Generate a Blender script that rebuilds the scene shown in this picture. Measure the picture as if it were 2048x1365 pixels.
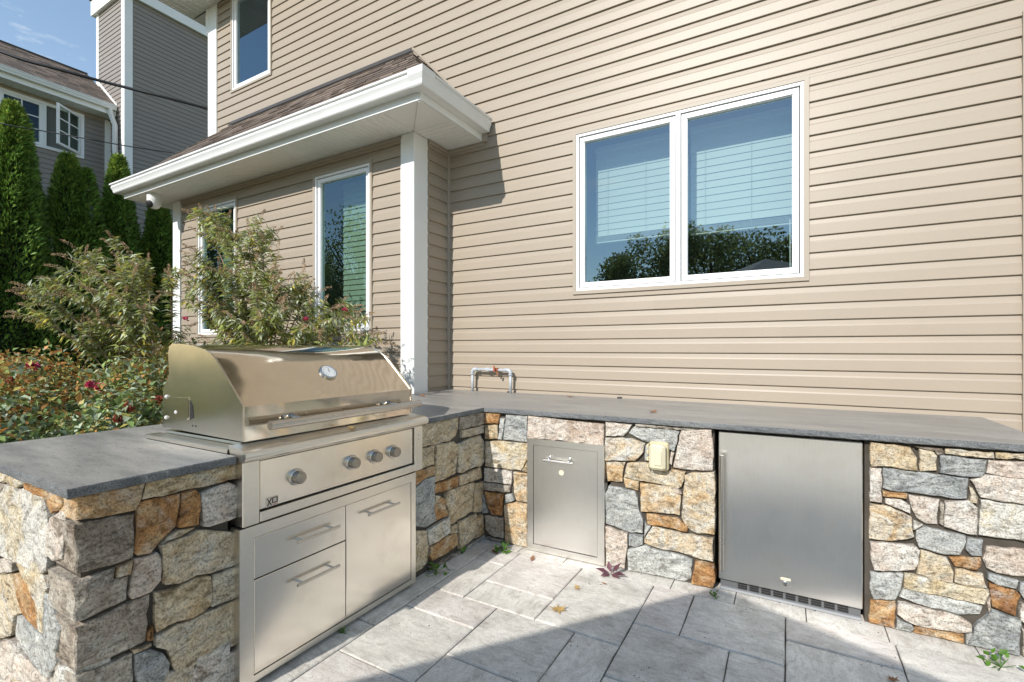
import bpy, bmesh, math, random
import numpy as np
from mathutils import Vector, Matrix
R = math.radians
random.seed(7); rng = np.random.default_rng(7)
for o in list(bpy.data.objects): bpy.data.objects.remove(o)
sc = bpy.context.scene; COL = sc.collection

# ---------------------------------------------------------------- camera
FPX, YAW, CYP, CZ = 958.93, R(29.926), 697.3, 1.32      # focal length in photo pixels, yaw, horizon row, eye height
cd = bpy.data.cameras.new('camera'); cam = bpy.data.objects.new('camera', cd); COL.objects.link(cam)
cam.location = (0, 0, CZ); cam.rotation_euler = (R(90), 0, YAW)
cd.sensor_width = 36; cd.lens = FPX / 2048 * 36; cd.shift_y = (CYP - 682.5) / 2048
cd.clip_start = 0.05; cd.clip_end = 2000
sc.camera = cam
# ---------------------------------------------------------------- light
SUNV = Vector((-0.117, -1.0, 0.69)).normalized()          # towards the sun
EL = math.asin(SUNV.z); AZ = math.atan2(SUNV.x, SUNV.y)
w = bpy.data.worlds.new('World'); sc.world = w; w.use_nodes = True
nt = w.node_tree; nt.nodes.clear()
sky = nt.nodes.new('ShaderNodeTexSky'); sky.sky_type = 'NISHITA'; sky.sun_disc = False
sky.sun_elevation = EL; sky.sun_rotation = AZ; sky.air_density = 1.2; sky.dust_density = 0.1; sky.ozone_density = 2.6
bg = nt.nodes.new('ShaderNodeBackground'); bg.inputs[1].default_value = 0.15
wo = nt.nodes.new('ShaderNodeOutputWorld')
tc = nt.nodes.new('ShaderNodeTexCoord'); mp = nt.nodes.new('ShaderNodeMapping'); mp.inputs['Scale'].default_value = (1.6, 1.6, 5.5)
mp.inputs['Location'].default_value = (0.35, 0.2, 0.1)
nz = nt.nodes.new('ShaderNodeTexNoise'); nz.inputs['Scale'].default_value = 2.2; nz.inputs['Detail'].default_value = 7; nz.inputs['Roughness'].default_value = 0.62
cr = nt.nodes.new('ShaderNodeValToRGB'); cr.color_ramp.elements[0].position = 0.63; cr.color_ramp.elements[1].position = 0.90
cr.color_ramp.elements[1].color = (0.8, 0.8, 0.8, 1)
mx = nt.nodes.new('ShaderNodeMix'); mx.data_type = 'RGBA'; mx.inputs['B'].default_value = (7.5, 7.6, 8.0, 1)
nt.links.new(tc.outputs['Generated'], mp.inputs[0]); nt.links.new(mp.outputs[0], nz.inputs['Vector'])
nt.links.new(nz.outputs[0], cr.inputs[0]); nt.links.new(cr.outputs[0], mx.inputs['Factor'])
nt.links.new(sky.outputs[0], mx.inputs['A']); tn = nt.nodes.new('ShaderNodeMix'); tn.data_type = 'RGBA'; tn.blend_type = 'MULTIPLY'; tn.inputs['Factor'].default_value = 1; tn.inputs['B'].default_value = (1.10, 1.0, 0.89, 1)
nt.links.new(mx.outputs['Result'], tn.inputs['A']); nt.links.new(tn.outputs['Result'], bg.inputs[0]); nt.links.new(bg.outputs[0], wo.inputs[0])
sd = bpy.data.lights.new('sun', 'SUN'); sd.energy = 3.5; sd.angle = R(0.53); sd.color = (1.0, 0.96, 0.90)
so = bpy.data.objects.new('sun', sd); COL.objects.link(so); so.location = (-2, -10, 12)
so.rotation_euler = SUNV.to_track_quat('Z', 'Y').to_euler()
sc.view_settings.view_transform = 'Standard'; sc.view_settings.look = 'None'
sc.view_settings.exposure = 0.6; sc.view_settings.gamma = 1; sc.view_settings.use_curve_mapping = False

sc.cycles.max_bounces = 14; sc.cycles.diffuse_bounces = 8; sc.cycles.transparent_max_bounces = 12

# ---------------------------------------------------------------- photo pixel -> point on a surface
SY, CYW = math.sin(YAW), math.cos(YAW)
def ray(x, y):
    u = (x - 1024) / FPX; v = -(y - CYP) / FPX
    return Vector((-SY + u * CYW, CYW + u * SY, v))
EYE = Vector((0, 0, CZ))
def onz(x, y, z): r = ray(x, y); return EYE + r * ((z - CZ) / r.z)
def onx(x, y, X): r = ray(x, y); return EYE + r * (X / r.x)
def ony(x, y, Y): r = ray(x, y); return EYE + r * (Y / r.y)
MS, MY0 = 0.028, 2.79 + 0.028 * 1.818                     # the long leg's stone face: Y = MY0 + MS * X
def onmain(x, y, off=0.0): r = ray(x, y); return EYE + r * ((MY0 + off) / (r.y - MS * r.x))
def mainY(X, off=0.0): return MY0 + off + MS * X

# ---------------------------------------------------------------- materials
def new_mat(name):
    m = bpy.data.materials.new(name); m.use_nodes = True
    n = m.node_tree.nodes; l = m.node_tree.links; b = n['Principled BSDF']
    return m, n, l, b
def N(n, t, **kw):
    x = n.new(t)
    for k, v in kw.items():
        if k in x.inputs: x.inputs[k].default_value = v
        else: setattr(x, k, v)
    return x
def ramp(n, stops):
    r = n.new('ShaderNodeValToRGB'); e = r.color_ramp.elements
    while len(e) < len(stops): e.new(0.5)
    for i, (p, c) in enumerate(stops):
        e[i].position = p; e[i].color = (*c, 1) if len(c) == 3 else c
    return r
def coords(n, l, scale=(1, 1, 1), rand=0.0, kind='Object', rotrand=False):
    t = n.new('ShaderNodeTexCoord'); out = t.outputs[kind]
    if rand:
        oi = n.new('ShaderNodeObjectInfo'); m = n.new('ShaderNodeVectorMath'); m.operation = 'MULTIPLY_ADD'
        cb = n.new('ShaderNodeCombineXYZ')
        for i in range(3): l.new(oi.outputs['Random'], cb.inputs[i])
        l.new(cb.outputs[0], m.inputs[0]); m.inputs[1].default_value = (rand, rand * 1.7, rand * 2.3); l.new(out, m.inputs[2]); out = m.outputs[0]
    mp = n.new('ShaderNodeMapping'); mp.inputs['Scale'].default_value = scale; l.new(out, mp.inputs[0])
    if rotrand:
        oi2 = n.new('ShaderNodeObjectInfo'); mm = n.new('ShaderNodeMath'); mm.operation = 'MULTIPLY'; mm.inputs[1].default_value = 6.28
        l.new(oi2.outputs['Random'], mm.inputs[0]); cb2 = n.new('ShaderNodeCombineXYZ'); 
        for i in range(3): l.new(mm.outputs[0], cb2.inputs[i])
        l.new(cb2.outputs[0], mp.inputs['Rotation'])
    return mp.outputs[0]
def bump(n, l, b, h, strength, dist=0.01):
    bp = n.new('ShaderNodeBump'); bp.inputs['Strength'].default_value = strength; bp.inputs['Distance'].default_value = dist
    l.new(h, bp.inputs['Height']); l.new(bp.outputs[0], b.inputs['Normal']); return bp
def mixc(n, l, f, a, b_, mode='MIX'):
    m = n.new('ShaderNodeMix'); m.data_type = 'RGBA'; m.blend_type = mode
    for s, v in (('Factor', f), ('A', a), ('B', b_)):
        if isinstance(v, (tuple, float, int)): m.inputs[s].default_value = (*v, 1) if isinstance(v, tuple) and len(v) == 3 else v
        else: l.new(v, m.inputs[s])
    return m.outputs['Result']
def paint(name, col, rough=0.5, var=0.06, scale=3.0, spec=0.5, grain=0.0, gscale=(2, 2, 60), dirt=None):
    m, n, l, b = new_mat(name); v = coords(n, l, (1, 1, 1), rand=9.0)
    no = N(n, 'ShaderNodeTexNoise', Scale=scale, Detail=6.0, Roughness=0.6); l.new(v, no.inputs['Vector'])
    lo = tuple(c * (1 - var) for c in col); hi = tuple(min(1, c * (1 + var)) for c in col)
    r = ramp(n, [(0.3, lo), (0.7, hi)]); l.new(no.outputs[0], r.inputs[0]); out = r.outputs[0]
    if dirt:
        n2 = N(n, 'ShaderNodeTexNoise', Scale=dirt[1], Detail=8.0, Roughness=0.7); l.new(v, n2.inputs['Vector'])
        r2 = ramp(n, [(dirt[2], (0, 0, 0)), (dirt[2] + 0.2, (1, 1, 1))]); l.new(n2.outputs[0], r2.inputs[0])
        out = mixc(n, l, r2.outputs[0], out, dirt[0])
    l.new(out, b.inputs['Base Color']); b.inputs['Roughness'].default_value = rough; b.inputs['Specular IOR Level'].default_value = spec
    if grain:
        v2 = coords(n, l, gscale, rand=5.0); g = N(n, 'ShaderNodeTexNoise', Scale=12.0, Detail=5.0, Roughness=0.6); l.new(v2, g.inputs['Vector'])
        bump(n, l, b, g.outputs[0], grain, 0.004)
    return m
M = {}
M['siding'] = paint('siding_vinyl', (0.338, 0.281, 0.217), 0.42, 0.035, 1.4, 0.35, 0.10, (1.2, 1.2, 40))
M['siding_trim'] = paint('siding_trim_vinyl', (0.37, 0.315, 0.25), 0.45, 0.03, 2.0, 0.35)
M['nsiding'] = paint('neighbour_siding_vinyl', (0.26, 0.23, 0.205), 0.5, 0.05, 1.4, 0.3)
M['white'] = paint('white_vinyl', (0.80, 0.80, 0.775), 0.38, 0.03, 2.5, 0.4, dirt=((0.62, 0.60, 0.54), 5.0, 0.66))
M['white_frame'] = paint('white_window_vinyl', (0.82, 0.82, 0.81), 0.3, 0.02, 2.5, 0.5)
M['gutter'] = paint('white_aluminium_gutter', (0.78, 0.78, 0.76), 0.28, 0.04, 3.0, 0.5, dirt=((0.55, 0.53, 0.47), 7.0, 0.62))
M['soffit'] = paint('soffit_vinyl', (0.84, 0.83, 0.78), 0.5, 0.03, 2.0, 0.3)
M['black'] = paint('black_rubber', (0.02, 0.02, 0.02), 0.6, 0.1, 8)
M['room'] = paint('interior_paint', (0.16, 0.16, 0.15), 0.9, 0.05)
M['blind'] = paint('blind_slat', (0.55, 0.54, 0.51), 0.45, 0.02, 3)
M['flash'] = paint('dark_flashing', (0.045, 0.042, 0.04), 0.55, 0.2, 6)
M['soil'] = paint('soil_mulch', (0.15, 0.115, 0.085), 0.95, 0.5, 14, 0.2)
M['cement'] = paint('cement_core', (0.075, 0.065, 0.053), 0.95, 0.25, 10, 0.2, 0.5, (6, 6, 6))
M['bark'] = paint('bark', (0.10, 0.075, 0.055), 0.95, 0.4, 20, 0.2, 0.5, (8, 8, 2))
M['cane'] = paint('dry_cane', (0.26, 0.19, 0.13), 0.85, 0.3, 20, 0.2)
M['cable'] = paint('black_cable', (0.015, 0.015, 0.016), 0.5, 0.1)
M['pole'] = paint('umbrella_pole', (0.10, 0.09, 0.08), 0.4, 0.1)
M['galv'] = paint('galvanised_pipe', (0.42, 0.45, 0.48), 0.45, 0.15, 25, 0.6)
M['valve'] = paint('red_brown_valve', (0.32, 0.09, 0.04), 0.55, 0.3, 30)
M['outlet'] = paint('yellowed_plastic', (0.60, 0.52, 0.32), 0.35, 0.10, 12, 0.5)
M['outlet2'] = paint('yellowed_plastic_cover', (0.64, 0.58, 0.41), 0.25, 0.06, 12, 0.6)
M['dark'] = paint('dark_gap', (0.012, 0.012, 0.012), 0.8, 0.1)
M['grille'] = paint('grille_plastic', (0.11, 0.115, 0.12), 0.4, 0.1)
M['toe'] = paint('toe_panel_metal', (0.30, 0.31, 0.32), 0.4, 0.1)
M['sticker'] = paint('aged_sticker', (0.62, 0.56, 0.42), 0.7, 0.1, 20)
M['dial'] = paint('dial_face', (0.72, 0.72, 0.70), 0.3, 0.03)
M['ink'] = paint('ink', (0.02, 0.02, 0.02), 0.5, 0.05)
M['redink'] = paint('red_ink', (0.45, 0.05, 0.03), 0.5, 0.05)
M['camwhite'] = paint('camera_white_plastic', (0.72, 0.71, 0.68), 0.35, 0.03)
M['bolt'] = paint('bolt_steel', (0.55, 0.55, 0.55), 0.35, 0.1)

def steel(name, base, rough, brush=(1, 1, 120), bstr=0.05, wave=0.0, wscale=2.0, stain=0.0):
    m, n, l, b = new_mat(name)
    v = coords(n, l, brush); no = N(n, 'ShaderNodeTexNoise', Scale=6.0, Detail=4.0, Roughness=0.7); l.new(v, no.inputs['Vector'])
    v2 = coords(n, l, (1, 1, 1)); n2 = N(n, 'ShaderNodeTexNoise', Scale=wscale, Detail=2.0); l.new(v2, n2.inputs['Vector'])
    n3 = N(n, 'ShaderNodeTexNoise', Scale=7.0, Detail=8.0, Roughness=0.65); l.new(v2, n3.inputs['Vector'])
    c = ramp(n, [(0.3, tuple(x * 0.96 for x in base)), (0.7, tuple(min(1, x * 1.02) for x in base))]); l.new(no.outputs[0], c.inputs[0])
    out = c.outputs[0]
    if stain:
        rr = ramp(n, [(0.52, (0, 0, 0)), (0.75, (stain,) * 3)]); l.new(n3.outputs[0], rr.inputs[0])
        out = mixc(n, l, rr.outputs[0], out, (0.42, 0.34, 0.24))
    l.new(out, b.inputs['Base Color']); b.inputs['Metallic'].default_value = 1
    mr = N(n, 'ShaderNodeMapRange'); mr.inputs['To Min'].default_value = rough * 0.75; mr.inputs['To Max'].default_value = rough * 1.35
    l.new(n3.outputs[0], mr.inputs['Value']); l.new(mr.outputs[0], b.inputs['Roughness'])
    bp = n.new('ShaderNodeBump'); bp.inputs['Strength'].default_value = bstr; bp.inputs['Distance'].default_value = 0.002; l.new(no.outputs[0], bp.inputs['Height'])
    if wave:
        b2 = n.new('ShaderNodeBump'); b2.inputs['Strength'].default_value = wave; b2.inputs['Distance'].default_value = 0.05
        l.new(n2.outputs[0], b2.inputs['Height']); l.new(bp.outputs[0], b2.inputs['Normal']); l.new(b2.outputs[0], b.inputs['Normal'])
    else: l.new(bp.outputs[0], b.inputs['Normal'])
    return m
M['steel'] = steel('brushed_steel', (0.80, 0.765, 0.70), 0.30, (2, 2, 40), 0.015, 0.015, 3, 0.18)
M['steel_v'] = steel('brushed_steel_panel', (0.88, 0.835, 0.76), 0.22, (40, 40, 2), 0.015, 0.015, 2.5, 0.22)
M['steel_lid'] = steel('polished_hood_steel', (0.69, 0.625, 0.53), 0.085, (2, 2, 30), 0.01, 0.09, 3.2, 0.2)
M['steel_side'] = steel('hood_side_steel', (0.70, 0.65, 0.56), 0.22, (40, 40, 2), 0.02, 0.04, 3, 0.25)
M['steel_door'] = steel('fridge_door_steel', (0.84, 0.83, 0.80), 0.30, (40, 40, 2), 0.015, 0.012, 1.6, 0.12)
M['steel_knob'] = steel('knob_steel', (0.36, 0.335, 0.30), 0.32, (2, 2, 30), 0.01)
for k_ in ('steel_door', 'steel_v'): M[k_].node_tree.nodes['Principled BSDF'].inputs['Anisotropic'].default_value = 0.6
M['steel_bar'] = steel('handle_steel', (0.58, 0.55, 0.51), 0.24, (2, 2, 30), 0.01)

def stone_mat(name, cols, rust=0.25):
    m, n, l, b = new_mat(name)
    v = coords(n, l, (1, 1, 1), rand=17.0); vs = coords(n, l, (1.0, 1.0, 1.9), rand=11.0, rotrand=True)
    a = N(n, 'ShaderNodeTexNoise', Scale=6.0, Detail=9.0, Roughness=0.66, Distortion=1.4); l.new(v, a.inputs['Vector'])
    c = N(n, 'ShaderNodeTexNoise', Scale=19.0, Detail=10.0, Roughness=0.72, Distortion=0.9); l.new(vs, c.inputs['Vector'])
    r = ramp(n, [(0.30, cols[0]), (0.44, cols[1]), (0.54, cols[2]), (0.68, cols[3])])
    oi = n.new('ShaderNodeObjectInfo'); ma = n.new('ShaderNodeMath'); ma.operation = 'MULTIPLY_ADD'; ma.inputs[1].default_value = 0.20
    l.new(oi.outputs['Random'], ma.inputs[0]); mb = n.new('ShaderNodeMath'); mb.operation = 'SUBTRACT'; mb.inputs[1].default_value = 0.10
    l.new(a.outputs[0], mb.inputs[0]); l.new(mb.outputs[0], ma.inputs[2]); l.new(ma.outputs[0], r.inputs[0]); out = r.outputs[0]
    ru = N(n, 'ShaderNodeTexNoise', Scale=4.2, Detail=8.0, Roughness=0.7, Distortion=2.0); l.new(vs, ru.inputs['Vector'])
    rr = ramp(n, [(0.54, (0, 0, 0)), (0.70, (rust,) * 3)]); l.new(ru.outputs[0], rr.inputs[0]); out = mixc(n, l, rr.outputs[0], out, (0.33, 0.19, 0.09))
    wn = N(n, 'ShaderNodeTexNoise', Scale=5.0, Detail=9.0, Roughness=0.72, Distortion=1.5); l.new(v, wn.inputs['Vector'])
    wr = ramp(n, [(0.54, (0, 0, 0)), (0.72, (0.6,) * 3)]); l.new(wn.outputs[0], wr.inputs[0]); out = mixc(n, l, wr.outputs[0], out, (0.56, 0.54, 0.50))
    r2 = ramp(n, [(0.36, (0.42, 0.40, 0.37)), (0.48, (0.97, 0.97, 0.96)), (0.60, (1.26, 1.26, 1.24))]); l.new(c.outputs[0], r2.inputs[0])
    out = mixc(n, l, 1.0, out, r2.outputs[0], 'MULTIPLY')
    sp = N(n, 'ShaderNodeTexNoise', Scale=130.0, Detail=3.0, Roughness=0.8); l.new(v, sp.inputs['Vector'])
    r3 = ramp(n, [(0.36, (0.45, 0.44, 0.41)), (0.48, (1, 1, 1)), (0.66, (1.25, 1.25, 1.25))]); l.new(sp.outputs[0], r3.inputs[0])
    out = mixc(n, l, 1.0, out, r3.outputs[0], 'MULTIPLY')
    l.new(out, b.inputs['Base Color']); b.inputs['Roughness'].default_value = 0.85; b.inputs['Specular IOR Level'].default_value = 0.25
    ad = n.new('ShaderNodeMath'); ad.operation = 'MULTIPLY_ADD'; ad.inputs[1].default_value = 0.2; l.new(sp.outputs[0], ad.inputs[0]); l.new(c.outputs[0], ad.inputs[2])
    bump(n, l, b, ad.outputs[0], 0.8, 0.016)
    return m
STONE = {
 't': stone_mat('stone_tan', [(0.36, 0.255, 0.14), (0.48, 0.385, 0.255), (0.51, 0.435, 0.32), (0.49, 0.46, 0.40)], 0.5),
 'r': stone_mat('stone_rust', [(0.20, 0.095, 0.04), (0.38, 0.20, 0.08), (0.43, 0.285, 0.15), (0.47, 0.40, 0.30)], 0.6),
 'g': stone_mat('stone_grey', [(0.21, 0.22, 0.225), (0.31, 0.32, 0.315), (0.37, 0.375, 0.36), (0.46, 0.46, 0.44)], 0.12),
 'p': stone_mat('stone_pink', [(0.42, 0.33, 0.265), (0.50, 0.43, 0.37), (0.53, 0.48, 0.425), (0.54, 0.515, 0.475)], 0.3),
 'c': stone_mat('stone_cream', [(0.43, 0.335, 0.20), (0.51, 0.445, 0.33), (0.53, 0.505, 0.45), (0.54, 0.53, 0.50)], 0.3),
 'b': stone_mat('stone_brown', [(0.19, 0.155, 0.12), (0.30, 0.255, 0.21), (0.36, 0.32, 0.27), (0.41, 0.38, 0.33)], 0.15),
 'o': stone_mat('stone_cream_rust_veined', [(0.40, 0.235, 0.10), (0.49, 0.365, 0.225), (0.52, 0.455, 0.355), (0.50, 0.49, 0.465)], 0.75),
}
def granite(name, edge):
    m, n, l, b = new_mat(name); v = coords(n, l, (1, 1, 1)); vs = coords(n, l, (0.5, 2.2, 1))
    a = N(n, 'ShaderNodeTexNoise', Scale=240.0, Detail=3.0, Roughness=0.8); l.new(v, a.inputs['Vector'])
    c = N(n, 'ShaderNodeTexNoise', Scale=4.0, Detail=8.0, Roughness=0.6); l.new(vs, c.inputs['Vector'])
    d = N(n, 'ShaderNodeTexNoise', Scale=38.0, Detail=6.0, Roughness=0.7); l.new(vs, d.inputs['Vector'])
    base = [(0.30, (0.06, 0.068, 0.075)), (0.5, (0.155, 0.165, 0.172)), (0.72, (0.34, 0.35, 0.355))] if edge else [(0.3, (0.17, 0.165, 0.154)), (0.5, (0.295, 0.283, 0.262)), (0.72, (0.45, 0.43, 0.40))]
    r = ramp(n, base); l.new(a.outputs[0], r.inputs[0]); r2 = ramp(n, [(0.35, (0.72, 0.72, 0.73)), (0.65, (1.15, 1.12, 1.06))]); l.new(c.outputs[0], r2.inputs[0])
    out = mixc(n, l, 1.0, r.outputs[0], r2.outputs[0], 'MULTIPLY')
    r4 = ramp(n, [(0.32, (0.6, 0.6, 0.6)), (0.45, (1, 1, 1))]); l.new(d.outputs[0], r4.inputs[0]); out = mixc(n, l, 1.0, out, r4.outputs[0], 'MULTIPLY')
    l.new(out, b.inputs['Base Color'])
    r3 = ramp(n, [(0.3, (0.34,) * 3), (0.7, (0.52,) * 3)]); l.new(c.outputs[0], r3.inputs[0])
    if edge: b.inputs['Roughness'].default_value = 0.75; bump(n, l, b, a.outputs[0], 0.8, 0.006)
    else: l.new(r3.outputs[0], b.inputs['Roughness']); bump(n, l, b, d.outputs[0], 0.12, 0.004)
    return m
M['granite'] = granite('granite_top', False); M['granite_edge'] = granite('granite_rough_edge', True)

def paver_mat(name, cols, sc=(1.0, 2.6, 1)):
    m, n, l, b = new_mat(name)
    v = coords(n, l, (1, 1, 1), rand=13.0); vs = coords(n, l, sc, rand=7.0)
    a = N(n, 'ShaderNodeTexNoise', Scale=5.0, Detail=8.0, Roughness=0.65, Distortion=1.0); l.new(v, a.inputs['Vector'])
    c = N(n, 'ShaderNodeTexNoise', Scale=9.0, Detail=9.0, Roughness=0.72, Distortion=1.6); l.new(vs, c.inputs['Vector'])
    r = ramp(n, [(0.3, cols[0]), (0.5, cols[1]), (0.72, cols[2])]); l.new(a.outputs[0], r.inputs[0])
    r2 = ramp(n, [(0.33, (0.72, 0.70, 0.67)), (0.50, (1, 1, 1)), (0.7, (1.12, 1.12, 1.10))]); l.new(c.outputs[0], r2.inputs[0])
    out = mixc(n, l, 1.0, r.outputs[0], r2.outputs[0], 'MULTIPLY')
    vo = N(n, 'ShaderNodeTexVoronoi', Scale=38.0, Randomness=1.0); l.new(v, vo.inputs['Vector'])
    pn = N(n, 'ShaderNodeTexNoise', Scale=6.0, Detail=2.0); l.new(v, pn.inputs['Vector'])
    th = n.new('ShaderNodeMapRange'); th.inputs['From Min'].default_value = 0.5; th.inputs['From Max'].default_value = 0.75; th.inputs['To Min'].default_value = 0.0; th.inputs['To Max'].default_value = 0.24; l.new(pn.outputs[0], th.inputs['Value'])
    lt = n.new('ShaderNodeMath'); lt.operation = 'LESS_THAN'; l.new(vo.outputs['Distance'], lt.inputs[0]); l.new(th.outputs[0], lt.inputs[1])
    out = mixc(n, l, lt.outputs[0], out, (0.10, 0.085, 0.07))
    st = N(n, 'ShaderNodeTexNoise', Scale=2.1, Detail=6.0, Roughness=0.7); tcw = n.new('ShaderNodeTexCoord'); l.new(tcw.outputs['Object'], st.inputs['Vector'])
    rs = ramp(n, [(0.36, (0.78, 0.77, 0.75)), (0.52, (1, 1, 1))]); l.new(st.outputs[0], rs.inputs[0]); out = mixc(n, l, 1.0, out, rs.outputs[0], 'MULTIPLY')
    gr = N(n, 'ShaderNodeTexNoise', Scale=160.0, Detail=3.0, Roughness=0.8); l.new(v, gr.inputs['Vector']); rg = ramp(n, [(0.33, (0.74, 0.73, 0.71)), (0.5, (1, 1, 1)), (0.68, (1.1, 1.1, 1.09))]); l.new(gr.outputs[0], rg.inputs[0]); out = mixc(n, l, 1.0, out, rg.outputs[0], 'MULTIPLY')
    l.new(out, b.inputs['Base Color']); b.inputs['Roughness'].default_value = 0.7; b.inputs['Specular IOR Level'].default_value = 0.3
    sb = n.new('ShaderNodeMath'); sb.operation = 'SUBTRACT'; l.new(c.outputs[0], sb.inputs[0]); l.new(lt.outputs[0], sb.inputs[1])
    bump(n, l, b, sb.outputs[0], 0.22, 0.006)
    return m
PAVE = [paver_mat('travertine_grey', [(0.47, 0.445, 0.40), (0.59, 0.56, 0.51), (0.68, 0.645, 0.585)]),
        paver_mat('travertine_silver', [(0.51, 0.48, 0.43), (0.62, 0.585, 0.53), (0.70, 0.665, 0.605)], (2.4, 1.0, 1)),
        paver_mat('travertine_pinkish', [(0.52, 0.475, 0.43), (0.61, 0.565, 0.52), (0.68, 0.645, 0.60)])]

def leaf_mat(name, col, trans=0.3, var=0.35, rough=0.5):
    m, n, l, b = new_mat(name)
    g = n.new('ShaderNodeNewGeometry'); no = N(n, 'ShaderNodeTexNoise', Scale=9.0, Detail=4.0, Roughness=0.7); l.new(g.outputs['Position'], no.inputs['Vector'])
    r = ramp(n, [(0.3, tuple(c * (1 - var) for c in col)), (0.7, tuple(c * (1 + var) for c in col))])
    ad = n.new('ShaderNodeMath'); ad.operation = 'MULTIPLY_ADD'; ad.inputs[1].default_value = 0.45; l.new(g.outputs['Random Per Island'], ad.inputs[0])
    mu = n.new('ShaderNodeMath'); mu.operation = 'MULTIPLY_ADD'; mu.inputs[1].default_value = 0.55; mu.inputs[2].default_value = 0.0; l.new(no.outputs[0], mu.inputs[0]); l.new(mu.outputs[0], ad.inputs[2])
    l.new(ad.outputs[0], r.inputs[0]); l.new(r.outputs[0], b.inputs['Base Color']); b.inputs['Roughness'].default_value = rough; b.inputs['Specular IOR Level'].default_value = 0.35
    t = n.new('ShaderNodeBsdfTranslucent'); l.new(r.outputs[0], t.inputs['Color']); mxs = n.new('ShaderNodeMixShader'); mxs.inputs[0].default_value = trans
    o = n['Material Output']; l.new(b.outputs[0], mxs.inputs[1]); l.new(t.outputs[0], mxs.inputs[2]); l.new(mxs.outputs[0], o.inputs['Surface'])
    return m
M['arbor'] = leaf_mat('arborvitae_sprays', (0.15, 0.26, 0.045), 0.33, 0.5)
M['arbor2'] = leaf_mat('arborvitae_yellow_sprays', (0.28, 0.36, 0.06), 0.35, 0.4)
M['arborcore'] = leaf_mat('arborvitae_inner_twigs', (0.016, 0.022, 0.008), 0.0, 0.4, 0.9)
M['bud1'] = leaf_mat('butterfly_bush_leaf', (0.33, 0.375, 0.115), 0.42, 0.5)
M['bud2'] = leaf_mat('butterfly_bush_leaf_underside', (0.52, 0.55, 0.38), 0.25, 0.3)
M['bud3'] = leaf_mat('butterfly_bush_leaf_yellowed', (0.52, 0.43, 0.09), 0.35, 0.4)
M['panicle'] = leaf_mat('dried_flower_spike', (0.44, 0.31, 0.19), 0.2, 0.4, 0.9)
M['rose1'] = leaf_mat('rose_leaf_green', (0.21, 0.29, 0.095), 0.28, 0.5, 0.4)
M['rose2'] = leaf_mat('rose_leaf_glaucous', (0.34, 0.41, 0.27), 0.25, 0.35, 0.4)
M['rose3'] = leaf_mat('rose_leaf_bronze', (0.46, 0.22, 0.065), 0.3, 0.5)
M['rose4'] = leaf_mat('rose_leaf_olive', (0.37, 0.32, 0.085), 0.3, 0.45)
M['petal'] = leaf_mat('rose_petal_pink', (0.62, 0.08, 0.17), 0.25, 0.3)
M['petal2'] = leaf_mat('faded_rose_petal', (0.40, 0.12, 0.07), 0.25, 0.4)
M['treeleaf'] = leaf_mat('tree_leaf', (0.30, 0.32, 0.10), 0.5, 0.5)
M['weed'] = leaf_mat('weed_leaf', (0.09, 0.20, 0.025), 0.35, 0.3)
M['purple'] = leaf_mat('purple_leaf', (0.115, 0.045, 0.06), 0.2, 0.35)
M['dryleaf'] = leaf_mat('dry_leaf', (0.42, 0.28, 0.10), 0.2, 0.45, 0.7)
M['browndry'] = leaf_mat('brown_dry_leaf', (0.24, 0.12, 0.06), 0.15, 0.4, 0.7)

M['umbrella'] = leaf_mat('umbrella_canvas', (0.55, 0.51, 0.44), 0.42, 0.05, 0.9)
def glass(name, tint, r0=0.2):
    m = bpy.data.materials.new(name); m.use_nodes = True; n = m.node_tree.nodes; l = m.node_tree.links; n.clear()
    o = n.new('ShaderNodeOutputMaterial'); t = n.new('ShaderNodeBsdfTransparent'); t.inputs[0].default_value = (*tint, 1)
    g = n.new('ShaderNodeBsdfGlossy'); g.inputs['Roughness'].default_value = 0.004; g.inputs[0].default_value = (0.60, 0.80, 0.95, 1)
    f = n.new('ShaderNodeLayerWeight'); f.inputs[0].default_value = 0.5; x = n.new('ShaderNodeMixShader')
    pw = n.new('ShaderNodeMath'); pw.operation = 'POWER'; pw.inputs[1].default_value = 5.0; l.new(f.outputs['Facing'], pw.inputs[0])
    sc1 = n.new('ShaderNodeMath'); sc1.operation = 'MULTIPLY_ADD'; sc1.inputs[1].default_value = 1 - r0; sc1.inputs[2].default_value = r0; l.new(pw.outputs[0], sc1.inputs[0])
    v = coords(n, l, (1, 1, 1), rand=3.0); no = N(n, 'ShaderNodeTexNoise', Scale=1.1, Detail=1.0); l.new(v, no.inputs['Vector'])
    bp = n.new('ShaderNodeBump'); bp.inputs['Strength'].default_value = 0.02; bp.inputs['Distance'].default_value = 0.05; l.new(no.outputs[0], bp.inputs['Height']); l.new(bp.outputs[0], g.inputs['Normal'])
    l.new(sc1.outputs[0], x.inputs[0]); l.new(t.outputs[0], x.inputs[1]); l.new(g.outputs[0], x.inputs[2]); l.new(x.outputs[0], o.inputs[0])
    return m
M['glass'] = glass('window_glass', (0.60, 0.70, 0.67), 0.21); M['glass_g'] = glass('green_window_glass', (0.46, 0.60, 0.51), 0.14); M['glass_n'] = glass('neighbour_window_glass', (0.6, 0.7, 0.66), 0.05)

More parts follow.
